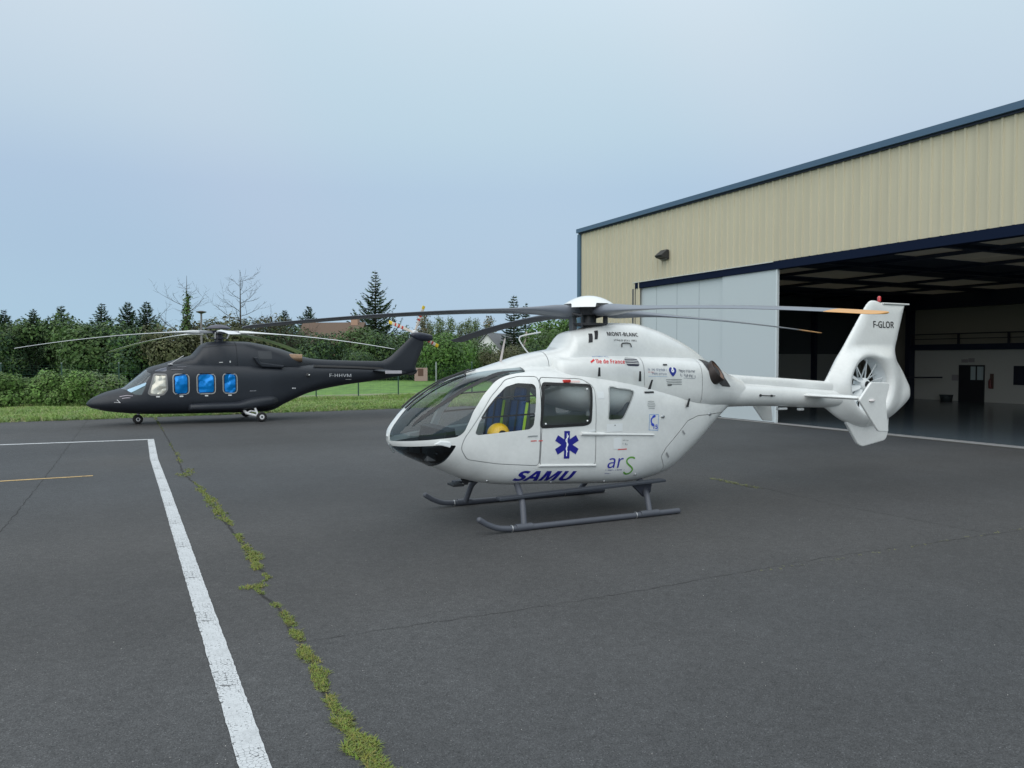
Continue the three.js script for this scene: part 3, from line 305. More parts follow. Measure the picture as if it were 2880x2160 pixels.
  W('control_stick', [rod([4.35, .75, .36], [4.3, 1.18, .36], .016), rod([4.35, .75, -.36], [4.3, 1.18, -.36], .016)], blackM);
  for (const z of [.37, -.37]) {
    const s = W('pilot_seat', [rbox(4.45, 4.92, 1.0, 1.12, z - .22, z + .22, .04), rbox(4.5, 4.9, .72, 1.0, z - .18, z + .18, .03)], seatBlue);
    const b = rbox(-.06, .07, 0, .62, -.22, .22, .05); b.rotateZ(R(-9)); b.translate(4.86, 1.1, z); W('seat_back', b, seatBlue, null, s);
    const hd = rbox(-.045, .05, 0, .2, -.13, .13, .04); hd.rotateZ(R(-9)); hd.translate(4.96, 1.7, z); W('headrest', hd, seatBlue, null, s);
    for (const q of [-.12, .12]) { const g = box(-.075, -.068, .02, .62, q - .02, q + .02); g.rotateZ(R(-9)); g.translate(4.86, 1.1, z); W('harness_strap', g, mat([.02, .025, .04], .8), null, s); }
    const sd = box(-.02, .02, .05, .6, -.228, -.222), sd2 = sd.clone(); sd.translate(0, 0, .45); for (const g of [sd, sd2]) { g.rotateZ(R(-9)); g.translate(4.88, 1.1, z); } W('seat_piping', [sd, sd2], lime, null, s);
  }
  W('medical_cabinet', [rbox(5.15, 5.5, .72, 1.95, -.66, -.3, .03)], mat([.3, .32, .33], .7)); W('cabin_pillar', [box(5.1, 5.2, .72, 2.05, -.74, -.68)], lining);
  W('stretcher', [rbox(5.4, 6.9, .98, 1.1, -.25, .25, .04), rod([5.6, .72, 0], [5.6, 1, 0], .03), rod([6.7, .72, 0], [6.7, 1, 0], .03)], mat([.12, .1, .04], .8));
  W('cabin_seat', [rbox(6.3, 6.7, 1.05, 1.15, .2, .6, .03), rbox(6.62, 6.75, 1.1, 1.75, .2, .6, .04)], mat([.1, .11, .12], .85)); W('monitor_arm', [rod([6.2, 2.05, .35], [6.2, 1.6, .35], .015), rbox(6.12, 6.3, 1.45, 1.6, .3, .36, .01)], lining);
  // cowlings
  const eng = new Body([[5.49, 2.2, 1.85, .38], [5.50, 2.29, 1.85, .47], [5.53, 2.325, 1.8, .53], [5.59, 2.345, 1.7, .575], [5.75, 2.355, 1.6, .61], [6.1, 2.37, 1.5, .63], [6.6, 2.38, 1.45, .645], [7.1, 2.37, 1.42, .65], [7.6, 2.355, 1.42, .64], [8.0, 2.34, 1.42, .615], [8.3, 2.31, 1.43, .56], [8.55, 2.25, 1.45, .48], [8.8, 2.16, 1.47, .38], [9.05, 2.06, 1.49, .28], [9.35, 1.97, 1.5, .22]], [[5.49, 2.05], [6, 1.98], [8, 1.9], [9.35, 1.72]], [[5.49, 3.2], [6.5, 4], [8, 3.4], [9.35, 2.2]], [[5.49, 3], [8, 3], [9.35, 2.2]]);
  const mast = new Body([[4.28, 2.12, 2.0, .04], [4.45, 2.155, 2.0, .2], [4.76, 2.24, 2.0, .32], [5.16, 2.36, 2.0, .36], [5.5, 2.425, 2.0, .37], [5.68, 2.455, 2.0, .40], [5.76, 2.485, 2.0, .45], [5.85, 2.60, 2.0, .445], [5.93, 2.70, 2.0, .445], [6.17, 2.76, 2.0, .46], [6.4, 2.82, 2.0, .475], [6.75, 2.865, 2.0, .48], [7.05, 2.865, 2.0, .475], [7.4, 2.80, 2.0, .455], [7.9, 2.64, 2.0, .4], [8.3, 2.46, 1.98, .31], [8.6, 2.28, 1.95, .2]], [[4.28, 2.05], [5.5, 2.12], [8.6, 2.12]], [[4.28, 2.2], [5.4, 2.5], [6, 3.2], [7.5, 2.8], [8.6, 2.2]], [[4.28, 2], [8.6, 2]]);
  W('engine_cowling', eng.clip(x => x - 6.926, { n: 90, m: 80, dense: .3 }), whiteM); W('engine_cowling', eng.clip(x => Math.max(6.934 - x, x - 8.076), { n: 90, m: 80, dense: .3 }), whiteM); W('engine_cowling', eng.clip(x => 8.084 - x, { n: 90, m: 80, dense: .3 }), whiteM);
  W('mast_fairing', mast.clip(x => x - 5.446, { n: 110, m: 70, dense: 0 }), whiteM); W('mast_fairing', mast.clip(x => 5.454 - x, { n: 110, m: 70, dense: 0 }), whiteM);
  const boom = new Body([[8.5, 2.0, 1.42, .33], [8.8, 1.96, 1.46, .285], [9.07, 1.93, 1.485, .25], [9.5, 1.9, 1.485, .235], [11.4, 1.76, 1.41, .185], [11.9, 1.73, 1.40, .17]], [[8.5, 1.71], [9.5, 1.69], [11.9, 1.565]], [[8.5, 2.1], [11.9, 2]], [[8.5, 2.1], [11.9, 2]]);
  W('tail_boom', boom.clip(x => x - 9.066, { n: 60, m: 48, dense: 0 }), whiteM); W('tail_boom', boom.clip(x => 9.074 - x, { n: 60, m: 48, dense: 0 }), whiteM);
  const shaft = new Body([[8.75, 2.09, 1.8, .12], [9.2, 2.04, 1.78, .115], [10.24, 1.975, 1.72, .11], [11.6, 1.885, 1.62, .1]], [[8.75, 1.9], [11.6, 1.75]], [[8.75, 3], [11.6, 3]], [[8.75, 2], [11.6, 2]]);
  W('driveshaft_cover', shaft.clip(null, { n: 30, m: 40, dense: 0 }), whiteM);
  for (const s of [1, -1]) { // exhaust pipes, cut obliquely
    const ax = V(.45, .5, s * .62).normalize(), q = new THREE.Quaternion().setFromUnitVectors(V(0, 1, 0), ax), put = g => { g.applyQuaternion(q); g.translate(8.44, 2.10, s * .5); return g; };
    const rimG = new THREE.LatheGeometry([[.16, -.22], [.175, -.22], [.19, .035], [.182, .048], [.168, .04], [.15, -.12]].map(p => new THREE.Vector2(...p)), 36), liner = new THREE.LatheGeometry([[.001, -.05], [.1, -.05], [.152, -.03], [.166, .036]].map(p => new THREE.Vector2(...p)), 36);
    const e = W('exhaust_pipe', put(rimG), mat([.06, .05, .048], .45, { metalness: .5 })); W('pipe_liner', put(liner), mat([.19, .12, .09], .6), null, e);
    W('exhaust_shield', eng.clip((x, y, z) => Math.max(sdPoly([[8.2, 2.3], [8.45, 2.26], [8.66, 2.05], [8.9, 1.84], [8.62, 1.86], [8.3, 2.02], [8.2, 2.2]])(x, y), -z * s), { n: 200, m: 160, dense: 0, off: .006, x0: 8.1 }), mat([.035, .035, .038], .5));
  }
  // fin with the ducted fan
  const finP = sdPoly(roundPoly([[11.1, 1.86, .02], [11.46, 1.88, .05], [12.53, 3.33, .04], [12.64, 3.42, .08], [12.8, 3.42, .05], [12.99, 3.37, .05], [13.62, 3.36, .02], [13.32, 2.46, .15], [13.34, 2.31, .15], [13.54, 2.08, .1], [13.77, 1.75, .15], [13.77, 1.53, .12], [13.63, 1.41, .08], [13.29, 1.2, .1], [12.95, 1.06, .2], [12.45, .99, .3], [12.16, 1.06, .1], [11.82, 1.19, .1], [11.44, 1.42, .1], [11.1, 1.45, .02]], .05)), FC = [12.48, 1.82];
  const fz = (x, y) => { const k = smooth(2.3, 2.6, y), rc = Math.hypot(x - FC[0], y - FC[1]), T = lerp(lerp(.235, x < FC[0] ? .1 : .16, smooth(.6, .98, rc)), lerp(.085, .055, smooth(2.6, 3.4, y)), k), rr = lerp(.3, .2, k), d = -finP(x, y), dc = Math.hypot(x - FC[0], y - FC[1]) - .5; let z = T * Math.sqrt(Math.max(0, 1 - Math.pow(1 - clamp(d / rr, 0, 1), 2))); if (dc < .13) { const zl = T - .12 + .12 * Math.sqrt(Math.max(0, 1 - Math.pow(1 - clamp(dc / .13, 0, 1), 2))); z = Math.min(z, zl); } return z; };
  const fin = W('tail_fin', heightClip(11.1, 13.85, .95, 3.47, .02, (x, y) => Math.max(finP(x, y) + .001, .5 - Math.hypot(x - FC[0], y - FC[1])), fz, finP), whiteM);
  const duct = new THREE.CylinderGeometry(.5, .5, .24, 56, 1, true); duct.rotateX(Math.PI / 2); duct.translate(...FC, 0); W('fan_duct', duct, whiteFlat, null, fin);
  const hub = new THREE.LatheGeometry([[.001, .1], [.06, .1], [.1, .085], [.125, .05], [.13, -.12], [.001, -.12]].map(p => new THREE.Vector2(...p)), 28); hub.rotateX(Math.PI / 2); hub.translate(...FC, 0); W('fan_hub', hub, whiteFlat, null, fin);
  const core = new THREE.CylinderGeometry(.06, .07, .03, 20); core.rotateX(Math.PI / 2); core.translate(...FC, .1); W('hub_cap', core, blackM, null, fin);
  for (let k = 0; k < 10; k++) { const a = k / 10 * 6.283 + .17 + (k % 2) * .06; const g = loft([.12, .2, .35, .485].map(r => { const out = [], p = lerp(.9, .55, (r - .12) / .37), c = r < .16 ? .035 : .066; for (let i = 0; i < 10; i++) { const th = i / 10 * 6.283, u = c * Math.cos(th), v = .009 * Math.sin(th); out.push([r, u * Math.cos(p) - v * Math.sin(p), u * Math.sin(p) + v * Math.cos(p)]); } return out; })); g.rotateZ(a); g.translate(...FC, .03); W('fan_blade', g, whiteFlat, null, fin); }
  for (let k = 0; k < 9; k++) { const a = k / 9 * 6.283 + .4; const g = rod([.1, 0, -.09], [.5, 0, -.09], .016, .016, 6); g.rotateZ(a); g.translate(...FC, 0); W('stator_rod', g, mat([.5, .53, .54], .5), null, fin); }
  W('fin_cap', [rbox(12.95, 13.7, 3.355, 3.385, -.06, .06, .012)], whiteM, null, fin);
  const be = new THREE.CapsuleGeometry(.035, .05, 6, 14); be.translate(12.9, 3.45, 0); W('beacon_light', be, redLens, null, fin);
  W('lower_fin', extr(roundPoly([[13.17, .86], [13.1, .73], [12.45, .63], [12.33, .69], [12.0, 1.12], [12.3, 1.3], [13.2, 1.3]], .07), .075, .025, 4), whiteM);
  // tailplane with end plates
  const ring = (z, y) => { const o = [], c = .24 * (1 - .02 * Math.abs(z)); for (let k = 0; k < 20; k++) { const th = k / 20 * 6.283, cx = Math.cos(th); o.push([10.97 + c * cx, y + .034 * Math.sin(th) * (1 - .35 * cx), z]); } return o; };
  W('tailplane', loft([-1.3, -.65, 0, .65, 1.3].map(z => ring(z, 1.655))), whiteM);
  for (const s of [1, -1]) { const g = extr(roundPoly([[11.04, 1.915], [11.45, 1.905], [11.5, 1.87], [11.41, 1.59], [11.49, 1.07], [11.24, 1.085], [10.76, 1.62]], .035), .045, .014, 3); g.translate(0, 0, s * 1.31); const e = W('end_plate', g, whiteM); const b = new THREE.SphereGeometry(.03, 14, 10); b.scale(2.2, .8, 1); b.translate(11.05, 1.61, s * 1.345); W('position_light', b, s > 0 ? mat([.7, .66, .66], .2) : redLens, null, e); }
  // skids
  for (const s of [1, -1]) {
    const k = W('skid', [tube([[4.05, .205, s * 1.02], [4.16, .135, s * 1.02], [4.32, .07, s * 1.02], [4.55, .045, s * 1.02], [5.2, .043, s * 1.02], [6.4, .043, s * 1.02], [7.3, .043, s * 1.02]], .04, 60, 14), (() => { const c = new THREE.SphereGeometry(.04, 12, 8); c.translate(4.05, .205, s * 1.02); return c; })(), (() => { const c = new THREE.CylinderGeometry(.04, .04, .01, 14); c.rotateZ(Math.PI / 2); c.translate(7.3, .043, s * 1.02); return c; })()], greyPaint);
    for (const [x, w] of [[4.7, .12], [6.76, .16]]) W('skid_saddle', [rod([x - w, .05, s * 1.02], [x + w, .05, s * 1.02], .05, .05, 14)], greyPaint, null, k);
    for (const x of [4.52, 6.52]) { const r = new THREE.TorusGeometry(.043, .008, 8, 18); r.rotateY(Math.PI / 2); r.translate(x, .045, s * 1.02); W('clamp', r, steel, null, k); }
    W('skid_leg', [tube([[4.86, .60, s * .3], [4.83, .555, s * .55], [4.76, .34, s * .86], [4.71, .05, s * 1.01]], .043, 24, 12)], greyPaint); W('skid_leg', [tube([[6.98, .52, s * .25], [6.95, .44, s * .55], [6.86, .28, s * .82], [6.78, .05, s * 1.01]], .043, 24, 12)], greyPaint);
    W('leg_fairing', [extr([[6.62, .46], [7.02, .46], [6.99, .3], [6.86, .24]], .05, .01)].map(g => (g.translate(0, 0, s * .72), g)), mat([.03, .034, .05], .6));
    const b = rbox(4.42, 7.18, -.02, .02, -.075, .075, .012); b.rotateZ(R(1.35)); b.translate(0, .31, s * .8); W('foot_step', b, mat([.035, .042, .055], .75)); 
  }
  // rotor head and blades
  const HY = 3.03, hx = 6.35, at = g => (g.translate(hx, 0, 0), g);
  const hubM = mat([.03, .033, .04], .45);
  const head = W('rotor_head', [at(new THREE.CylinderGeometry(.09, .12, .42, 20).translate(0, 2.84, 0)), at(new THREE.CylinderGeometry(.24, .2, .12, 24).translate(0, 3.03, 0)), at(new THREE.CylinderGeometry(.3, .27, .035, 24).translate(0, 2.83, 0))], hubM);
  for (let k = 0; k < 4; k++) { const a = R(45 + 90 * k + 8), ca = Math.cos(a), sa = Math.sin(a); W('pitch_link', [rod([hx + .27 * ca, 2.78, .27 * sa], [hx + .3 * ca, 3.0, .3 * sa], .018), rod([hx + .3 * ca, 2.96, .3 * sa], [hx + .38 * Math.cos(a + .5), 3.0, .38 * Math.sin(a + .5)], .022)], hubM, null, head); }
  W('drive_plate', [rbox(hx - .3, hx - .22, 2.72, 3.0, -.1, .02, .015), rbox(hx + .22, hx + .28, 2.78, 3.0, .05, .12, .015)], mat([.07, .075, .085], .5), null, head);
  const ang = [178.5, 88.5, 268.5, 358.5];
  { const pos = [], idx = [], n = 72, m = 10; for (let j = 0; j <= m; j++) for (let i = 0; i < n; i++) { const a = i / n * 6.2832; let near = 180; for (const q of ang) near = Math.min(near, Math.abs(((a * 57.2958 - q + 540) % 360) - 180)); const rm = lerp(.39, .47, smooth(17, 21, near)), r = rm * j / m; pos.push(hx + r * Math.cos(a), 3.275 - .2 * Math.pow(r / .47, 2.1), r * Math.sin(a)); if (j) { const p = (j - 1) * n, i2 = (i + 1) % n; idx.push(p + i, p + i2, p + n + i2, p + i, p + n + i2, p + n + i); } } const g = new THREE.BufferGeometry(); g.setAttribute('position', new THREE.Float32BufferAttribute(pos, 3)); g.setIndex(idx); g.computeVertexNormals(); W('rotor_cap', g, whiteM, null, head); }
  ang.forEach((a, i) => { const gs = blade(.2, 5.1, [.34, .29, .36, .24][i], .29, .088, { y: HY, tip: i % 2 ? 4.5 : undefined, pitch: -.17 }); gs.forEach(g => { g.rotateY(-R(a)); at(g); }); const b = W('rotor_blade', gs[0], bladeM); if (gs[1]) W('painted_tip', gs[1], tipM, 'orange painted blade tip', b); });
  // antennas, wipers, lights and small fittings
  W('whip_antenna', [rod([4.84, 2.25, 0], [4.915, 2.6, 0], .02, .012)], mat([.55, .5, .48], .6));
  W('bent_antenna', [tube([[5.29, 2.37, .05], [5.2, 2.47, .05], [5.125, 2.58, .05], [5.14, 2.63, .05], [5.25, 2.66, .05], [5.48, 2.7, .05]], .011, 40, 8)], mat([.7, .72, .72], .5));
  for (const s of [1, -1]) { const p = x => [x, pod.yt(x) + .03, s * .08]; W('wiper', [tube([p(3.36), p(3.5), p(3.62)], .014, 12, 6), tube([p(3.62), p(3.9), p(4.35)].map((q, i) => [q[0], q[1] + .008 * i, q[2] - s * .03 * i]), .011, 20, 6), tube([p(3.7), p(4), p(4.4)].map(q => [q[0], q[1], s * .02 + q[2]]), .007, 20, 6)], blackM); }
  W('landing_mirror', [extr([[3.58, 1.175], [3.67, 1.215], [3.8, 1.2], [3.83, 1.165], [3.8, 1.12], [3.7, 1.15]], .05, .012).translate(0, 0, pod.zf(3.7, 1.17) + .02)], whiteFlat);
  { const x = 3.145, g = new THREE.CapsuleGeometry(.016, .12, 6, 12); g.rotateZ(R(32)); g.translate(x + .02, 1.09, .07); W('nose_light', g, mat([.2, .22, .23], .1)); }
  W('rescue_light', [rbox(5.5, 5.62, 1.965, 2.01, pod.zf(5.55, 1.99) - .01, pod.zf(5.55, 1.99) + .035, .012)], redLens, 'red marker over the sliding door window');
  W('warning_plate', pod.rect(5.625, 5.78, 1.965, 1.99, .004, 4, 2), mat([.75, .55, .52], .5));
  W('belly_antenna', [extr([[4.33, .64], [4.5, .61], [4.47, .5], [4.42, .5]].map(p => [p[0] - .15, p[1]]), .02, .004), rbox(4.05, 4.22, .5, .53, -.12, .12, .01)], blackM);
  for (const [x, y] of [[4.4, .62], [5.35, .55], [6.25, .5], [6.75, .58]]) { const g = new THREE.SphereGeometry(.02, 10, 8); g.translate(x, y, pod.zf(x, y) + .004); W('drain_cap', g, steel); }
  for (const [x, y] of [[7.15, 1.45], [8.25, 1.44]]) { const g = new THREE.SphereGeometry(.026, 10, 8); g.scale(1.5, 1, .6); g.translate(x + .06, y - .02, pod.zf(x + .06, y - .02) + .004); W('tie_down', g, steel); }
  for (const [a, b] of [[[7.62, 1.2], [7.68, 1.14]], [[7.3, .88], [7.37, .8]]]) W('hinge', pod.strip([a, [(a[0] + b[0]) / 2, (a[1] + b[1]) / 2], b], .025, .012), mat([.3, .31, .32], .5));
  W('boom_handrail', [rod([9.66, 1.68, .243], [10.0, 1.665, .238], .007), rod([9.66, 1.68, .2], [9.66, 1.68, .25], .022), rod([9.92, 1.668, .2], [9.92, 1.668, .25], .018)], blackM);
  W('boom_blister', [rbox(10.3, 10.5, 1.395, 1.44, -.05, .05, .02), rbox(10.8, 10.92, 1.37, 1.42, -.04, .04, .02)], whiteFlat);
  W('side_slot', pod.rect(6.9, 7.09, 1.785, 1.812, .006, 6, 2), blackM);
  const hat = W('fuel_hatch', pod.rect(6.17, 6.45, 1.245, 1.36, .005, 6, 4), whiteFlat); W('hatch_latch', pod.rect(6.305, 6.32, 1.33, 1.345, .009, 2, 2), blackM, null, hat);
  W('service_hatch', pod.rect(6.29, 6.43, .99, 1.155, .005, 5, 5), whiteFlat); W('trim_panel', pod.rect(6.03, 6.15, 1.73, 1.83, .004, 4, 4), whiteFlat);
  for (let k = 0; k < 5; k++) W('louvre_slat', pod.strip([[6.915 + .01 * Math.abs(k - 2), 1.665 - .026 * k], [6.99, 1.668 - .026 * k], [7.075 - .01 * Math.abs(k - 2), 1.66 - .026 * k]], .01, .007), mat([.35, .37, .37], .6));
  const grill = W('cowl_grille', eng.clip((x, y, z) => Math.max(sdPoly([[6.62, 2.2], [6.86, 2.19], [6.86, 2.31], [6.62, 2.32]], .05)(x, y), -z), { n: 200, m: 200, dense: 0, off: .005, x0: 6.5, x1: 7 }), mat([.02, .022, .05], .6));
  for (let k = 0; k < 4; k++) W('louvre_slat', eng.strip([[6.615, 2.226 + .024 * k], [6.74, 2.228 + .024 * k], [6.865, 2.222 + .024 * k]], .008, .014), whiteM, null, grill);
  for (let k = 0; k < 4; k++) W('louvre_slat', eng.strip([[7.33 + .01 * k, 1.985 - .025 * k], [7.48, 1.99 - .025 * k], [7.64, 1.985 - .025 * k]], .007, .008), mat([.12, .13, .15], .6));
  W('vent_label', eng.rect(7.36, 7.44, 1.895, 1.915, .01, 2, 2), blackM); W('cowl_latch', eng.rect(7.3, 7.38, 2.2, 2.222, .008, 2, 2), blackM);
  W('cowl_handle', [tube([[6.64, 2.48], [6.65, 2.535], [6.72, 2.545], [6.80, 2.535], [6.815, 2.48]].map(p => [...p, mast.zf(...p) + .015]), .008, 24, 6)], blackM);
  for (const q of [[[6.09, 2.54], [6.16, 2.55], [6.2, 2.68], [6.14, 2.68]], [[6.2, 2.59], [6.25, 2.595], [6.31, 2.73], [6.25, 2.72]]]) W('intake_slot', mast.patch(q, .004, 4, 8), blackM);
  // lettering and emblems
  const NV = '#1b1c86', strokes = (x, x0, x1, y0, y1, col, seed) => { const r = rng(seed); x.fillStyle = col; let p = x0; while (p < x1 - 4) { const w = (y1 - y0) * (.12 + .1 * r()), g = (y1 - y0) * (.3 + .35 * r()); if (r() < .82) { x.fillRect(p, y0 + (y1 - y0) * .3 * r(), w, (y1 - y0) * (.6 + .4 * r())); if (r() < .6) x.fillRect(p, lerp(y0, y1, .15 + .7 * r()), g * .8, w * .8); } p += g; } };
  const D = (name, c, w, h, draw, b = pod, nu = 14, nv = 10) => W(name, b.patch(c, .0045, nu, nv), decal(w, h, draw));
  D('lettering', [[4.68, .6], [5.68, .535], [5.74, .725], [4.75, .79]], 1024, 256, (x, w, h) => { x.fillStyle = NV; x.setTransform(1, 0, -.22, 1, 60, 0); x.font = 'bold 262px sans-serif'; const tw = x.measureText('SAMU').width; x.setTransform((w - 70) / tw, 0, -.22, 1, 60, 0); x.fillText('SAMU', 0, 222); x.lineWidth = 9; x.strokeStyle = NV; x.strokeText('SAMU', 0, 222); });
  D('star_emblem', [[5.30, .9], [5.70, .885], [5.705, 1.285], [5.305, 1.3]], 512, 512, (x, w, h) => { x.translate(256, 256); x.fillStyle = NV; for (let k = 0; k < 3; k++) { x.rotate(Math.PI / 3); x.fillRect(-58, -250, 116, 500); } x.setTransform(1, 0, 0, 1, 256, 256); x.strokeStyle = '#f2f4f6'; x.lineWidth = 16; x.beginPath(); x.moveTo(4, -205); x.lineTo(-4, 205); x.stroke(); x.lineWidth = 20; x.beginPath(); x.moveTo(22, -165); for (let k = 0; k <= 30; k++) { const u = k / 30; x.lineTo(Math.sin(u * 12.5 + 1.2) * (26 - 14 * u), -165 + 300 * u); } x.stroke(); });
  D('agency_emblem', [[6.16, .60], [6.72, .575], [6.72, .875], [6.16, .9]], 512, 280, (x, w, h) => { x.lineCap = 'round'; x.font = '250px sans-serif'; x.fillStyle = '#2b2e9e'; x.setTransform(1.12, 0, -.12, 1, 20, 0); x.fillText('ar', 20, 170); x.setTransform(1, 0, 0, 1, 0, 0); x.strokeStyle = '#5f9e3c'; x.lineWidth = 24; x.beginPath(); x.moveTo(470, 40); x.bezierCurveTo(400, 0, 300, 60, 370, 120); x.bezierCurveTo(440, 170, 490, 190, 440, 240); x.bezierCurveTo(410, 272, 360, 270, 330, 240); x.stroke(); strokes(x, 20, 330, 190, 208, '#39408f', 3); strokes(x, 20, 150, 238, 254, '#39408f', 4); });
  D('phone_emblem', [[6.93, 1.235], [7.12, 1.22], [7.135, 1.47], [6.945, 1.48]], 200, 280, (x) => { x.strokeStyle = '#6ea0d8'; x.lineWidth = 7; x.strokeRect(8, 8, 184, 264); x.strokeStyle = '#2447c0'; x.lineCap = 'round'; x.lineWidth = 26; x.beginPath(); x.arc(104, 112, 62, 1.75, 4.4); x.stroke(); x.lineWidth = 40; x.beginPath(); x.moveTo(84, 44); x.lineTo(112, 34); x.moveTo(62, 170); x.lineTo(84, 186); x.stroke(); x.font = 'bold 104px sans-serif'; x.fillStyle = '#2447c0'; x.fillText('15', 72, 250); });
  D('lettering', [[6.42, 2.635], [6.99, 2.63], [6.99, 2.715], [6.42, 2.725]], 640, 100, (x, w) => { x.fillStyle = '#16171c'; x.font = 'bold 92px sans-serif'; const tw = x.measureText('MONT-BLANC').width; x.setTransform((w - 10) / tw, 0, 0, 1, 5, 0); x.fillText('MONT-BLANC', 0, 84); }, mast);
  D('small_lettering', [[6.52, 2.565], [6.95, 2.56], [6.95, 2.605], [6.52, 2.612]], 400, 48, (x) => strokes(x, 4, 396, 8, 42, '#44464c', 8), mast);
  D('lettering', [[6.02, 2.215], [6.615, 2.205], [6.615, 2.31], [6.02, 2.32]], 640, 120, (x, w) => { x.fillStyle = '#d3242b'; for (let k = 0; k < 3; k++) { x.translate(48, 56); x.rotate(Math.PI / 3); x.fillRect(-12, -46, 24, 92); x.setTransform(1, 0, 0, 1, 0, 0); } x.font = 'bold italic 92px sans-serif'; const tw = x.measureText('île de France').width; x.setTransform((w - 110) / tw, 0, 0, 1, 100, 0); x.fillText('île de France', 0, 92); }, eng);
  D('small_lettering', [[6.12, 2.325], [6.38, 2.32], [6.38, 2.36], [6.12, 2.365]], 300, 48, (x) => strokes(x, 4, 296, 6, 44, '#5d86bb', 12), eng);
  D('small_lettering', [[7.0, 2.03], [7.36, 2.02], [7.36, 2.165], [7.0, 2.175]], 400, 150, (x) => { strokes(x, 4, 396, 8, 52, '#8790a4', 21); strokes(x, 4, 130, 62, 82, '#cf5a62', 23); strokes(x, 80, 396, 76, 116, '#8790a4', 22); x.fillStyle = '#a8c3dd'; x.fillRect(4, 134, 390, 6); }, eng);
  D('heart_emblem', [[7.385, 2.03], [7.555, 2.025], [7.555, 2.175], [7.385, 2.18]], 200, 180, (x) => { x.fillStyle = '#22308f'; x.beginPath(); x.moveTo(100, 176); x.bezierCurveTo(10, 110, -10, 30, 52, 8); x.lineTo(148, 8); x.bezierCurveTo(210, 30, 190, 110, 100, 176); x.fill(); x.fillStyle = '#eef1f3'; x.beginPath(); x.arc(100, 66, 34, 0, 6.3); x.fill(); x.fillRect(82, 0, 36, 40); x.fillStyle = '#22308f'; x.beginPath(); x.arc(100, 66, 10, 0, 6.3); x.fill(); }, eng);
  D('small_lettering', [[7.59, 2.0], [7.93, 1.985], [7.93, 2.14], [7.59, 2.155]], 380, 160, (x) => { strokes(x, 4, 376, 10, 56, '#5a6272', 31); strokes(x, 30, 376, 80, 130, '#5a6272', 33); x.fillStyle = '#7a8190'; x.fillRect(100, 146, 270, 5); }, eng);
  for (const [x, y, c] of [[4.93, 1.165, .09], [5.05, 1.162, .065], [6.37, .972, .16]]) W('red_stencil', pod.rect(x, x + c, y, y + .014, .0045, 3, 1), mat([.62, .08, .08], .6));
  D('small_lettering', [[6.45, 1.03], [6.6, 1.02], [6.6, 1.12], [6.45, 1.13]], 160, 110, (x) => { strokes(x, 4, 120, 6, 30, '#9aa1a4', 41); strokes(x, 4, 150, 62, 100, '#9aa1a4', 43); });
  { const g = new THREE.PlaneGeometry(.6, .17); const p = g.attributes.position; g.translate(12.93, 2.96, 0); for (let i = 0; i < p.count; i++) p.setZ(i, fz(p.getX(i), p.getY(i)) + .006); W('lettering', g, decal(640, 180, (x, w) => { x.fillStyle = '#15161a'; x.font = '176px sans-serif'; const tw = x.measureText('F-GLOR').width; x.setTransform((w - 10) / tw, 0, 0, 1, 5, 0); x.fillText('F-GLOR', 0, 152); x.lineWidth = 6; x.strokeStyle = '#15161a'; x.strokeText('F-GLOR', 0, 152); })); }
}
{ const t = thing('flight_helmet', 'yellow flight helmet behind the cockpit door window of the white helicopter', 'helmet', [4.56, 1.27, -9.6]);
  const g = new THREE.SphereGeometry(.15, 32, 20, 0, 6.2832, 0, 1.62); g.scale(1.08, .98, .9); part(t, 'shell', g, mat([.85, .5, .015], .3, { clearcoat: .6 }));
  const e = new THREE.CylinderGeometry(.05, .05, .28, 20); e.rotateX(Math.PI / 2); e.scale(1, .7, 1); e.translate(0, .02, 0); part(t, 'ear_cup', e, blackM);
  const v = new THREE.TorusGeometry(.148, .012, 8, 40); v.rotateX(Math.PI / 2); v.scale(1.08, 1, .9); v.translate(0, -.006, 0); part(t, 'trim', v, blackM); }
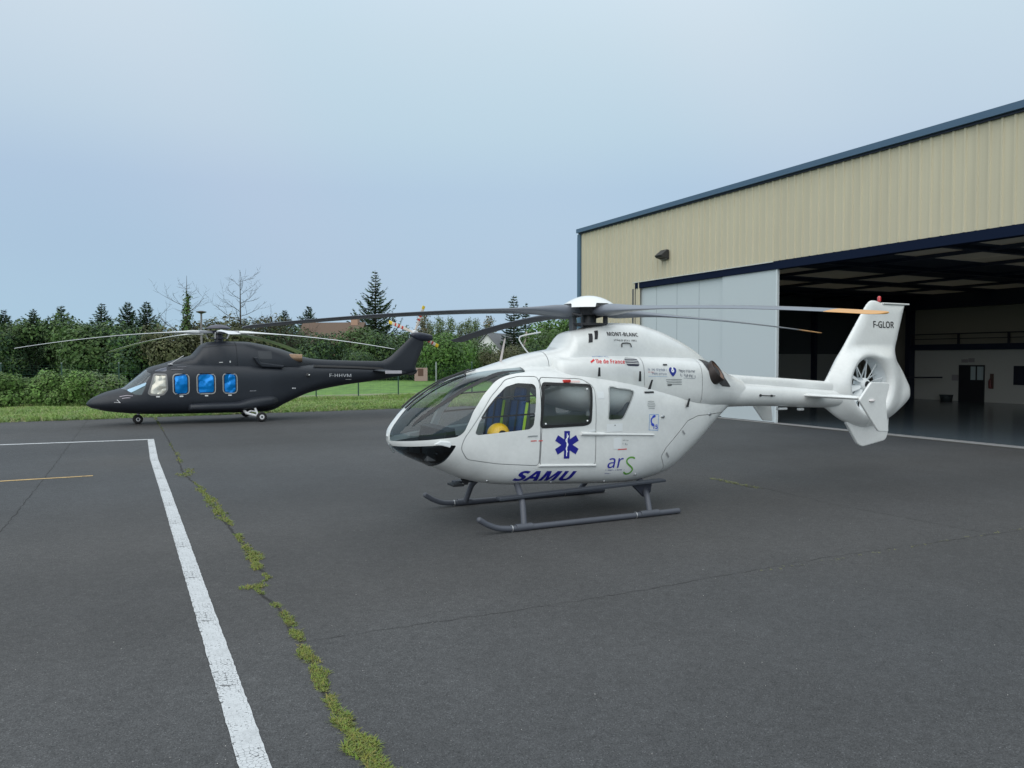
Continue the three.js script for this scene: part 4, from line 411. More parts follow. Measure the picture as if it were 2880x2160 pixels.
// ---------------------------------------------------------------- black helicopter on wheels
{
  const t = thing('transport_helicopter', 'black wheeled helicopter with bright blue window covers parked along the grass verge', 'helicopter', [.25, 0, -30.4], R(4));
  const W = (name, g, m, label, parent = t) => part(parent, name, g, m, label);
  const matt = mat([.019, .0235, .033], .46, { map: paintNoise }), trim = mat([.36, .36, .35], .5), wheelM = mat([.014, .014, .015], .8), rim = mat([.72, .73, .74], .4), arm = mat([.62, .63, .64], .45), greyB = mat([.66, .68, .69], .45);
  const pod = new Body([[-1.62, .755, .725, 0], [-1.56, .85, .665, .13], [-1.38, .985, .58, .30], [-1.05, 1.14, .49, .50], [-.75, 1.225, .44, .62], [-.5, 1.30, .41, .72], [-.25, 1.50, .38, .80], [0, 1.72, .36, .88], [.26, 1.94, .345, .95], [.54, 2.06, .335, .99], [.9, 2.13, .33, 1.03], [1.5, 2.16, .32, 1.05], [4.3, 2.14, .30, 1.05], [4.6, 2.13, .36, 1.03], [5.0, 2.12, .56, .97], [6.1, 2.10, .99, .74], [7.4, 2.04, 1.24, .49], [8.7, 1.97, 1.40, .33], [9.4, 1.9, 1.5, .25], [10.2, 1.82, 1.65, .12]],
    [[-1.62, .74], [-.5, .85], [.3, 1.0], [4.5, 1.1], [7.4, 1.65], [10.2, 1.74]], [[-1.62, 2], [-.6, 2.3], [.6, 3], [1.5, 4.2], [4.5, 4.2], [6.5, 3], [10.2, 2.2]], [[-1.62, 2], [-.6, 2.3], [.6, 3], [1.5, 3.4], [4.5, 3.4], [6.5, 2.4], [10.2, 2.2]]);
  const wins = [[1.02, 1.57], [1.80, 2.45], [2.68, 3.20]].map(([a, b]) => sdPoly([[a, 1.05], [b, 1.04], [b, 1.78], [a, 1.79]], .16)), sCk = sdPoly([[.22, 1.1], [.44, 1.80], [.85, 1.785], [.875, 1.22], [.73, 1.03], [.32, 1.03]], .07);
  const sWs = sdPoly([[-.56, 1.27], [-.42, 1.235], [.20, 1.5], [.38, 1.78], [.26, 1.86], [.26, 2.4], [-.56, 2.4]]), sLo = sdPoly([[-.27, 1.135], [.19, 1.38], [.05, 1.06], [-.15, 1.07]], .03), sBl = sdPoly([[-.42, 1.232], [.20, 1.498], [.185, 1.40], [-.27, 1.145]], .02), sEb = sdPoly([[.42, 1.875], [.62, 1.965], [.87, 2.035], [.855, 1.87]], .03);
  const gWs = (x, y, z) => Math.max(sWs(x, y), .05 - Math.abs(z)), hi = { n: 230, m: 120, dense: .35 };
  W('fuselage', pod.clip((x, y, z) => Math.max(-gWs(x, y, z), -sCk(x, y), -sLo(x, y), -sEb(x, y), -sBl(x, y), ...wins.map(f => -f(x, y))), hi), matt);
  const film = (c) => { const b = dataTex(256, (u, v) => { const n = fbm(u * 5, v * 5, 3, 401, 5), r = Math.abs(fbm(u * 4 + 3, v * 4, 3, 402, 4) - .5) * 2; const k = .6 * n + .4 * r; return [k, k, k]; }); b.repeat.set(.42, .42); return mat(c, .2, { metalness: .35, bumpMap: b, bumpScale: .22 }); };
  const blue = film([.0, .24, .72]), silver = film([.62, .60, .52]), dGlass = mat([.18, .22, .24], .03, { transmission: .9, thickness: 0 }), skyBlue = mat([.42, .62, .78], .3);
  for (const s of [1, -1]) {
    const only = f => (x, y, z) => Math.max(f(x, y, z), -z * s), near = { ...hi, n: 300, m: 200 };
    W('windshield', pod.clip(only(gWs), { ...hi, off: -.006, x1: .6 }), mat([.35, .4, .44], .03, { transmission: .75, thickness: 0 }));
    W('windshield_shade', pod.clip(only((x, y) => sBl(x, y)), { ...near, off: -.004, x1: .6 }), skyBlue, 'pale blue sunshade');
    W('quarter_window', pod.clip(only((x, y) => sLo(x, y)), { ...near, off: -.006, x1: .6 }), mat([.16, .24, .27], .05, { transmission: .6, thickness: 0 }));
    W('eyebrow_window', pod.clip(only((x, y) => sEb(x, y)), { ...near, off: -.006, x1: 1.1 }), mat([.12, .13, .16], .05));
    const c = W('cockpit_window', pod.clip(only((x, y) => sCk(x, y) + .01), { ...near, off: -.02, x0: 0, x1: 1.1 }), silver, 'cockpit window backed with crumpled silver film');
    W('window_frame', pod.clip(only((x, y) => Math.max(sCk(x, y), -.055 - sCk(x, y))), { ...near, n: 500, off: .006, x0: 0, x1: 1.1 }), mat([.2, .2, .2], .5), null, c);
    wins.forEach((f, k) => { const w = W('cabin_window', pod.clip(only((x, y) => f(x, y) + .02), { ...near, off: -.022, x0: .8, x1: 3.4 }), blue, 'window behind a bright blue cover'); W('window_frame', pod.clip(only((x, y) => Math.max(f(x, y), -.034 - f(x, y))), { ...near, n: 500, off: .01, x0: .8, x1: 3.4 }), trim, null, w); W('window_gasket', pod.clip(only((x, y) => Math.max(f(x, y) + .034, -.066 - f(x, y))), { ...near, n: 500, off: .002, x0: .8, x1: 3.4 }), rubber, null, w); });
    for (const [x, y, w] of [[.55, 1.0, .12], [1.3, 1.0, .12], [2.13, 1.0, .11], [2.93, 1.0, .12]]) W('release_handle', pod.rect(x - w / 2, x + w / 2, y - .03, y + .015, .008, 3, 2, s), mat([.75, .76, .76], .5));
    W('door_step', pod.strip([[1.62, .78], [2.4, .765], [3.12, .755]], .03, .03, s), matt);
    for (const p of [[[-.62, 1.0], [-.42, 1.04], [-.22, 1.03]], [[-.55, .94], [-.42, .965], [-.3, .965]]]) W('nose_strake', pod.strip(p, .018, .012, s), mat([.45, .4, .46], .4));
    W('pitot_tube', [rod([-.7, .9, s * (pod.zf(-.7, .9) + .01)], [-.62, .8, s * (pod.zf(-.62, .8) + .07)], .014), rod([-.8, .82, s * (pod.zf(-.7, .9) + .1)], [-.6, .8, s * (pod.zf(-.62, .8) + .07)], .011)], mat([.5, .5, .52], .4));
    W('grab_rail', [rod([1.0, 1.93, s * (pod.zf(1, 1.93) + .02)], [1.38, 1.93, s * (pod.zf(1.38, 1.93) + .02)], .012), rod([1.2, 2.02, s * (pod.zf(1.2, 2.02) + .02)], [1.5, 2.02, s * (pod.zf(1.5, 2.02) + .02)], .01)], mat([.25, .25, .28], .5));
    W('exhaust_pipe', [(() => { const g = new THREE.CylinderGeometry(.15, .17, .5, 20, 1, true); g.rotateZ(-Math.PI / 2); g.rotateY(-s * R(14)); g.translate(5.45, 2.34, s * .52); return g; })()], mat([.3, .2, .13], .45, { metalness: .6 }));
    W('engine_fairing', [extr([[3.78, 2.36], [3.95, 2.38], [4.05, 2.18], [4.9, 2.06], [4.88, 1.97], [4.1, 2.0], [3.96, 2.1]], .16, .04, 3).translate(0, 0, s * .92)], matt);
    W('boom_strake', pod.strip([[6.14, 2.0], [7.6, 1.955], [9.15, 1.885]], .07, .04, s), mat([.008, .008, .009], .7));
    { const g = new THREE.SphereGeometry(.09, 16, 12); g.scale(1, 1, .6); g.translate(5.85, 1.68, s * pod.zf(5.85, 1.68)); const b = W('lamp_blister', g, blackM); const h = new THREE.SphereGeometry(.03, 10, 8); h.translate(5.89, 1.69, s * (pod.zf(5.85, 1.68) + .05)); W('lamp_lens', h, mat([.7, .72, .72], .1), null, b); }
    // main wheel
    const tyre = new THREE.TorusGeometry(.125, .06, 14, 30); tyre.scale(1, 1, 1.4); tyre.translate(3.97, .185, s * 1.38); const w = W('main_wheel', tyre, wheelM); const r = new THREE.CylinderGeometry(.09, .09, .13, 24); r.rotateX(Math.PI / 2); r.translate(3.97, .185, s * 1.38); W('wheel_rim', r, rim, null, w); const hb = new THREE.CylinderGeometry(.035, .035, .15, 12); hb.rotateX(Math.PI / 2); hb.translate(3.97, .185, s * 1.38); W('wheel_hub', hb, blackM, null, w);
    W('gear_leg', [tube([[3.42, .42, s * 1.05], [3.5, .32, s * 1.2], [3.75, .24, s * 1.27], [3.97, .185, s * 1.28]], .05, 20, 8), tube([[3.5, .33, s * 1.15], [3.62, .4, s * 1.2], [3.85, .36, s * 1.2]], .03, 14, 8), rod([3.78, .5, s * 1.18], [3.88, .22, s * 1.27], .04)], arm);
    const nt = new THREE.TorusGeometry(.105, .058, 14, 28); nt.translate(-.02, .163, s * .12); const nw = W('nose_wheel', nt, wheelM); const nr = new THREE.TorusGeometry(.055, .014, 8, 24); nr.translate(-.02, .163, s * .175); W('wheel_rim', nr, rim, null, nw); const nd = new THREE.CylinderGeometry(.06, .06, .09, 20); nd.rotateX(Math.PI / 2); nd.translate(-.02, .163, s * .12); W('wheel_hub', nd, blackM, null, nw);
    // stabiliser half
    W('stabiliser', [loft([.1, 1.5].map(z => { const o = []; for (let k = 0; k < 16; k++) { const a = k / 16 * 6.283; o.push([9.0 + .36 * Math.cos(a) + z * .03, 1.84 - .02 * z + .045 * Math.sin(a) * (1 - .4 * Math.cos(a)), s * z]); } return s > 0 ? o : o.reverse(); }))], matt); W('stabiliser_tip', [rbox(8.72, 9.42, 1.72, 1.84, s * 1.52 - .015, s * 1.52 + .015, .012)], mat([.5, .48, .52], .5));
  }
  W('nose_strut', [rod([-.02, .163, 0], [.02, .5, 0], .05), rod([-.02, .163, -.15], [-.02, .163, .15], .03)], arm);
  W('radome_seam', pod.strip([[-1.5, .62], [-1.4, .605], [-1.22, .58]], .012, .008), mat([.4, .45, .47], .3));
  const sp = new Body([[1.42, .62, .5, .6], [1.6, .775, .4, 1.16], [2.2, .79, .375, 1.27], [3.1, .79, .36, 1.29], [3.7, .96, .37, 1.27], [4.4, 1.03, .42, 1.18], [4.78, .98, .6, .9]], [[1.42, .58], [3.1, .58], [4.78, .75]], [[1.42, 3], [4.78, 3]], [[1.42, 3], [4.78, 2.6]]);
  W('sponson', sp.clip(null, { n: 50, m: 60, dense: 0 }), matt);
  const cowl = new Body([[.62, 2.08, 1.95, .2], [.85, 2.155, 1.9, .42], [1.17, 2.26, 1.9, .56], [1.6, 2.385, 1.9, .66], [1.78, 2.45, 1.9, .69], [1.93, 2.62, 1.9, .7], [2.1, 2.82, 1.9, .7], [2.3, 2.92, 1.9, .72], [2.9, 2.965, 1.9, .78], [3.6, 2.96, 1.9, .82], [4.28, 2.86, 1.9, .84], [4.88, 2.72, 1.9, .80], [5.5, 2.51, 1.88, .66], [5.9, 2.39, 1.85, .45], [6.3, 2.31, 1.8, .27], [7, 2.265, 1.8, .2], [9.2, 2.21, 1.75, .14], [9.8, 2.2, 1.8, .08]], [[.62, 2.02], [9.8, 2.0]], [[.62, 2.4], [2.2, 2.6], [5, 2.6], [7, 2.2], [9.8, 2]], [[.62, 2], [9.8, 2]]);
  W('engine_cowling', cowl.clip(x => x - 3.24, { n: 120, m: 60, dense: 0 }), matt); W('engine_cowling', cowl.clip(x => 3.25 - x, { n: 120, m: 60, dense: 0 }), matt);
  W('cowl_grille', cowl.rect(4.0, 4.5, 2.3, 2.6, .006, 8, 6), mat([.045, .05, .058], .6));
  W('cowl_seam', cowl.strip([[2.1, 2.72], [2.7, 2.79], [3.3, 2.81]], .012, .004), mat([.016, .017, .02], .6));
  W('roof_antenna', [rod([.98, 2.12, .62], [1.45, 2.42, .56], .012), rbox(.92, 1.08, 2.1, 2.14, .57, .67, .015)], mat([.6, .6, .62], .4));
  for (const [x, w] of [[2.62, .13], [2.98, .04]]) W('cowl_stencil', cowl.rect(x, x + w, 2.17, w > .1 ? 2.195 : 2.24, .006, 2, 2), mat([.65, .66, .66], .5));
  // fin and tail rotor
  const fp = sdPoly(roundPoly([[8.7, 2.1, .01], [9.12, 2.2, .2], [9.45, 2.34, .15], [9.92, 2.75, .1], [10.31, 3.11, .1], [10.56, 3.36, .05], [11.0, 3.34, .02], [11.06, 2.94, .1], [10.66, 1.97, .1], [10.72, 1.77, .04], [10.4, 1.68, .1], [9.8, 1.58, .1], [9.0, 1.6, .05]], .05));
  const fin = W('tail_fin', heightClip(8.65, 11.15, 1.5, 3.42, .04, (x, y) => fp(x, y) + .001, (x, y) => { const d = -fp(x, y), T = lerp(.14, .09, smooth(2, 3, y)); return T * Math.sqrt(Math.max(0, 1 - Math.pow(1 - clamp(d / .25, 0, 1), 2))); }, fp), matt);
  const gb = new Body([[10.42, 3.36, 3.3, .03], [10.56, 3.42, 3.18, .13], [10.85, 3.44, 3.07, .17], [11.2, 3.39, 3.06, .16], [11.44, 3.32, 3.1, .08]], [[10.42, 3.33], [11.44, 3.24]], [[10.42, 2.4], [11.44, 2.4]], [[10.42, 2.4], [11.44, 2.4]]);
  W('gearbox_fairing', gb.clip(null, { n: 24, m: 36, dense: 0 }), mat([.02, .024, .04], .35), null, fin);
  W('tail_bumper', [extr([[10.2, 1.66], [10.76, 1.86], [10.7, 1.7], [10.5, 1.6]], .12, .03)], blackM, null, fin);
  const th = W('tail_rotor_hub', [(() => { const g = new THREE.CylinderGeometry(.1, .13, .22, 18); g.rotateX(Math.PI / 2); g.translate(10.8, 3.43, -.32); return g; })()], arm);
  const bw = mat([.66, .6, .54], .5), br = mat([.5, .05, .04], .5), by = mat([.75, .55, .03], .5);
  for (const a of [159, 69, 333, 249]) { const seg = (r0, r1, m, par) => { const rg = r => { const o = [], c = r < .3 ? .05 : .075; for (let k = 0; k < 12; k++) { const q = k / 12 * 6.283; o.push([r, c * Math.cos(q), .014 * Math.sin(q)]); } return o; }; const g = loft([rg(r0), rg(r1)]); g.rotateX(R(12)); g.rotateZ(R(a)); g.translate(10.8, 3.43, -.4); return W(par ? 'painted_band' : 'tail_rotor_blade', g, m, null, par || t); }; const b = seg(.1, .56, bw); [[.56, .64, br], [.64, .73, bw], [.73, .81, br], [.81, .9, bw], [.9, .97, br], [.97, 1.1, bw], [1.1, 1.25, by]].forEach(([p, q, m]) => seg(p, q, m, b)); }
  // main rotor
  const hx = 2.74, HY = 3.3, hubM = mat([.03, .032, .05], .4), head = W('rotor_head', [new THREE.CylinderGeometry(.12, .16, .5, 18).translate(hx, 3.1, 0), new THREE.CylinderGeometry(.3, .26, .12, 20).translate(hx, 3.3, 0), new THREE.CylinderGeometry(.28, .28, .05, 20).translate(hx, 3.08, 0)], hubM);
  { const g = new THREE.LatheGeometry([[.001, .16], [.12, .155], [.28, .12], [.4, .05], [.45, 0], [.4, -.01], [.001, 0]].map(p => new THREE.Vector2(...p)), 32); g.translate(hx, 3.43, 0); W('rotor_cap', g, mat([.05, .048, .07], .35), null, head); }
  [167.5, 239.5, 311.5, 23.5, 95.5].forEach((a, i) => { const g = blade(.62, 6.5, [.66, .7, .7, .62, .26][i], .36, .07, { y: HY, pitch: i === 1 || i === 2 ? .1 : -.04 })[0]; g.rotateY(-R(a)); g.translate(hx, 0, 0); const b = W('rotor_blade', g, greyB); const c = rbox(.18, .75, -.055, .055, -.09, .09, .03); c.translate(0, HY, 0); c.rotateY(-R(a)); c.translate(hx, 0, 0); W('blade_grip', c, mat([.4, .41, .44], .4, { metalness: .4 }), null, b); const l = rod([.34, 3.06, .14], [.44, 3.27, .14], .02); l.rotateY(-R(a)); l.translate(hx, 0, 0); W('pitch_link', l, arm, null, head); });
  // markings
  const D = (name, c, w, h, draw) => W(name, pod.patch(c, .006, 12, 6), decal(w, h, draw));
  D('lettering', [[6.72, 1.57], [7.72, 1.555], [7.72, 1.735], [6.72, 1.76]], 640, 120, (x, w) => { x.fillStyle = '#d3d6da'; x.font = '112px sans-serif'; const tw = x.measureText('F-HHVM').width; x.setTransform((w - 10) / tw, 0, 0, 1, 5, 0); x.fillText('F-HHVM', 0, 100); });
  D('small_lettering', [[3.62, 1.1], [4.08, 1.1], [4.08, 1.16], [3.62, 1.16]], 300, 40, (x) => { x.fillStyle = '#b9bcc2'; x.font = 'bold 34px sans-serif'; x.fillText('A W 1 3 9', 6, 32); });
  D('small_lettering', [[5.2, 1.17], [5.36, 1.17], [5.36, 1.22], [5.2, 1.22]], 100, 32, (x) => { x.fillStyle = '#e0e2e5'; x.fillRect(4, 4, 26, 24); x.fillRect(38, 4, 22, 24); x.fillRect(70, 8, 24, 20); });
  W('rescue_stencil', pod.rect(7.45, 7.7, 1.485, 1.498, .007, 4, 1), mat([.7, .7, .7], .5));
}
// ---------------------------------------------------------------- fence
const postGreen = mat([.028, .07, .055], .55), postGrey = mat([.34, .38, .38], .5);
{
  const t = thing('wire_fence', 'green wire fence on slim posts beyond the grass verge', 'fence', [-18, 0, -42.2]);
  const fz = x => -(x > 1 ? (x - 1) * .075 : 0), wires = []; const N = 16, sp = 2.42;
  for (let k = 0; k < N; k++) { const x = k * sp + .58, z = fz(x - 18); const p = box(x - .03, x + .03, -.06, 2.1, z - .03, z + .03); const o = part(t, 'post', p, k === 14 ? postGrey : postGreen); part(o, 'post_cap', box(x - .036, x + .036, 2.1, 2.13, z - .036, z + .036), postGrey); }
  for (let k = 0; k < N - 1; k++) { const x0 = k * sp + .58, x1 = x0 + sp, z0 = fz(x0 - 18) + .036, z1 = fz(x1 - 18) + .036; const w = []; for (let i = 0; i < 20; i++) { const y = .05 + i * .103; w.push(rod([x0, y, z0], [x1, y, z1], i % 5 ? .0013 : .0035, undefined, 3)); } for (let i = 0; i < 12; i++) { const u = (i + .5) / 12; w.push(rod([lerp(x0, x1, u), 0, lerp(z0, z1, u) + .006], [lerp(x0, x1, u), 2.0, lerp(z0, z1, u) + .006], .0013, undefined, 3)); } part(t, 'mesh_panel', merge(w), mat([.05, .14, .11], .6)); }
}
{ const t = thing('notice_board', 'faded pinkish board hung on the wire fence behind the black tail', 'board', [15.45, 1.0, -43.2]); part(t, 'panel', rbox(-.4, .4, 0, .78, -.02, .02, .01), mat([.42, .3, .26], .8)); part(t, 'dark_patch', box(-.2, .14, .3, .74, .021, .027), mat([.14, .08, .06], .9)); for (const x of [-.33, .33]) part(t, 'hook', rod([x, .76, 0], [x, .98, -.02], .008), postGrey); }
{ const t = thing('lamp_post', 'slender lamp post with flat top standing behind the black rotor', 'lamp post', [3.53, -.05, -45.15]); part(t, 'pole', rod([0, 0, 0], [0, 4.85, 0], .07, .05, 10), mat([.2, .19, .19], .6)); part(t, 'base_plate', box(-.12, .12, 0, .03, -.12, .12), mat([.2, .2, .2], .6)); const g = new THREE.LatheGeometry([[.02, 0], [.06, .02], [.27, .1], [.27, .14], [.08, .18], [.001, .18]].map(p => new THREE.Vector2(...p)), 20); g.translate(0, 4.8, 0); part(t, 'lamp_head', g, mat([.06, .05, .05], .5)); }
{ const t = thing('leaning_pole', 'pale wooden pole leaning beyond the fence behind the white cockpit roof', 'pole', [38.5, -.05, -76]); part(t, 'shaft', rod([0, 0, 0], [1.1, 5.4, 0], .13, .1), mat([.42, .36, .32], .9)); part(t, 'crossbar', rod([.55, 4.9, 0], [1.5, 4.7, 0], .04), mat([.3, .27, .25], .9)); }

// ---------------------------------------------------------------- trees
function leafCloud(blobs, n, size, seed, tones, o = {}) { // leaf-sized faces through a crown made of several lobes
  const r = rng(seed), pos = [], nor = [], col = [], tot = blobs.reduce((s, b) => s + b[3] * b[4] * (b[5] ?? b[3]), 0);
  for (const [bx, by, bz, rx, ry, rz0] of blobs) { const rz = rz0 ?? rx, m = Math.max(8, Math.round(n * rx * ry * rz / tot)); const bt = .82 + .36 * r(); for (let k = 0; k < m; k++) { const u = 2 * r() - 1, a = 6.283 * r(), q = Math.sqrt(1 - u * u), d = [q * Math.cos(a), u, q * Math.sin(a)], rad = (o.hollow ?? .55) + (1.04 - (o.hollow ?? .55)) * Math.pow(r(), .6), lump = .82 + .36 * vnoise(d[0] * 2.6 + bx * 1.7 + 9, d[1] * 2.6 + d[2] * 2.1 + by + bz, seed & 255); const P = [bx + d[0] * rx * rad * lump, by + d[1] * ry * rad * lump, bz + d[2] * rz * rad * lump]; if (P[1] < .02) continue;
    const s = size * (.6 + .8 * r()), N = V(d[0] + 1.3 * (r() - .5), d[1] + .3 + 1.3 * (r() - .5), d[2] + 1.3 * (r() - .5)).normalize(), A = V(r() - .5, r() - .5, r() - .5).cross(N).normalize(), B = N.clone().cross(A).multiplyScalar((o.slim ?? .55) * s); A.multiplyScalar(s); const c = tones[(r() * tones.length) | 0], f = bt * (.8 + .4 * r()); const pt = (i, j) => [P[0] + A.x * i + B.x * j, P[1] + A.y * i + B.y * j, P[2] + A.z * i + B.z * j]; const p0 = pt(-1, 0), p1 = pt(0, -1), p2 = pt(1, 0), p3 = pt(0, 1); pos.push(...p0, ...p1, ...p2, ...p0, ...p2, ...p3); for (let i = 0; i < 6; i++) { nor.push(N.x, N.y, N.z); col.push(c[0] * f, c[1] * f, c[2] * f); } } }
  const g = new THREE.BufferGeometry(); g.setAttribute('position', new THREE.Float32BufferAttribute(pos, 3)); g.setAttribute('normal', new THREE.Float32BufferAttribute(nor, 3)); g.setAttribute('color', new THREE.Float32BufferAttribute(col, 3)); return g; }
function conifer(h, rad, seed, tones, o = {}) { // tiers of drooping or rising boughs, each clothed in small sprays
  const r = rng(seed), pos = [], nor = [], col = [], tiers = o.tiers ?? 26; const boughs = [];
  for (let i = 0; i < tiers; i++) { const u = (i + .3) / tiers, y = h * (.04 + .93 * u), L0 = rad * Math.pow(1 - u, o.taper ?? .8) + .12, nb = Math.round(lerp(o.n0 ?? 9, 4, u)); for (let k = 0; k < nb; k++) { const a = 6.283 * (k + r()) / nb, L = L0 * (.55 + .65 * r()), lift = (o.lift ?? .25) * (.4 + r()), f0 = .75 + .5 * r(); if (r() < (o.gap ?? 0)) continue; boughs.push([y, a, L, lift]); const m = Math.max(4, Math.round(L * (o.dens ?? 15))); for (let q = 0; q < m; q++) { const t = Math.pow((q + r()) / m, .75), x = L * t, yy = y + L * (lift * t * t - (o.droop ?? .25) * t * (1 - t)), side = (r() - .5) * .55 * L * (1.1 - t), px = Math.cos(a) * x - Math.sin(a) * side, pz = Math.sin(a) * x + Math.cos(a) * side, s = (o.size ?? .2) * (.6 + .8 * r()) * (1.15 - .4 * t); const D = V(Math.cos(a) + (r() - .5), .25 + (r() - .5) * .9, Math.sin(a) + (r() - .5)).normalize(), S = V(r() - .5, r() - .5, r() - .5).cross(D).normalize().multiplyScalar(s * .35), N = D.clone().cross(S).normalize(); if (N.y < 0) N.negate(); const c = tones[(r() * tones.length) | 0], f = f0 * (.8 + .4 * r()); const P = [px, yy + (r() - .5) * .12, pz]; pos.push(P[0] - S.x, P[1] - S.y, P[2] - S.z, P[0] + S.x, P[1] + S.y, P[2] + S.z, P[0] + D.x * s * 1.7, P[1] + D.y * s * 1.7, P[2] + D.z * s * 1.7); for (let i2 = 0; i2 < 3; i2++) { nor.push(N.x, N.y, N.z); col.push(c[0] * f, c[1] * f, c[2] * f); } } } }
  const g = new THREE.BufferGeometry(); g.setAttribute('position', new THREE.Float32BufferAttribute(pos, 3)); g.setAttribute('normal', new THREE.Float32BufferAttribute(nor, 3)); g.setAttribute('color', new THREE.Float32BufferAttribute(col, 3));
  const limbs = [rod([0, 0, 0], [0, h * .98, 0], h * .022, .015, 7)]; for (const [y, a, L, lift] of boughs) if (L > .5) limbs.push(rod([0, y, 0], [Math.cos(a) * L * .7, y + L * (lift * .49 - .05), Math.sin(a) * L * .7], .02 + .012 * L, .008, 4)); return { crown: g, trunk: merge(limbs) }; }
function bare(h, seed, o = {}) { // leafless limbs
  const r = rng(seed), out = []; const grow = (p, d, L, rad, depth) => { const segs = 4; let q = p.clone(), v = d.clone(); const kids = []; for (let i = 0; i < segs; i++) { const n = q.clone().add(v.clone().multiplyScalar(L / segs)); out.push(rod(q.toArray(), n.toArray(), rad * (1 - i / segs * .6), rad * (1 - (i + 1) / segs * .6), depth ? 4 : 6)); q = n; v.add(V((r() - .5) * .35, .12 + (r() - .5) * .15, (r() - .5) * .35)).normalize(); kids.push([q.clone(), v.clone(), rad * (1 - (i + 1) / segs * .6)]); } if (depth < 3) for (const [kp, kv, kr] of kids) for (let j = 0; j < (o.kids ?? 2); j++) { const dir = V(kv.x + (r() - .5) * 2, kv.y * .4 + .2 + (r() - .5), kv.z + (r() - .5) * 2).normalize(); grow(kp, dir, L * (.35 + .25 * r()), Math.max(.011, kr * .55), depth + 1); } };
  const n = o.limbs ?? 20; out.push(rod([0, 0, 0], [0, h, 0], o.r ?? .16, .012, 7)); for (let i = 0; i < n; i++) { const u = lerp(o.from ?? .3, .93, i / n), a = i * 2.4 + r(); const L = (o.spread ?? 3.2) * Math.pow(1 - u, .5) * (.7 + .6 * r()); grow(V(0, h * u, 0), V(Math.cos(a), .25 + .3 * r(), Math.sin(a)).normalize(), L, .075 * (1.15 - u), 1); } return merge(out); }
const barkM = mat([.055, .045, .036], .95), barkGrey = mat([.10, .095, .085], .95), foliage = mat([1, 1, 1], .85, { vertexColors: true, transmission: .22, thickness: 0 });
const GREENS = { dark: [[.022, .06, .028], [.03, .074, .03], [.038, .082, .03]], cedar: [[.034, .085, .042], [.045, .102, .046], [.058, .11, .042]], mid: [[.052, .115, .024], [.064, .13, .028], [.076, .135, .03]], bright: [[.07, .16, .022], [.085, .18, .026], [.06, .14, .024]], olive: [[.085, .095, .035], [.1, .105, .042], [.075, .088, .034]], pale: [[.13, .18, .085], [.11, .16, .075], [.16, .2, .1]], rust: [[.17, .13, .075], [.15, .14, .08], [.13, .15, .075]] };
function plant(name, label, category, group, x, z, turn, parts, scale = 1, sy = scale) { const t = thing(name, label, category, [x, -.05, z], turn, group); for (const [n, g, m] of parts) part(t, n, g, m); t.scale.set(scale, sy, scale); return t; }
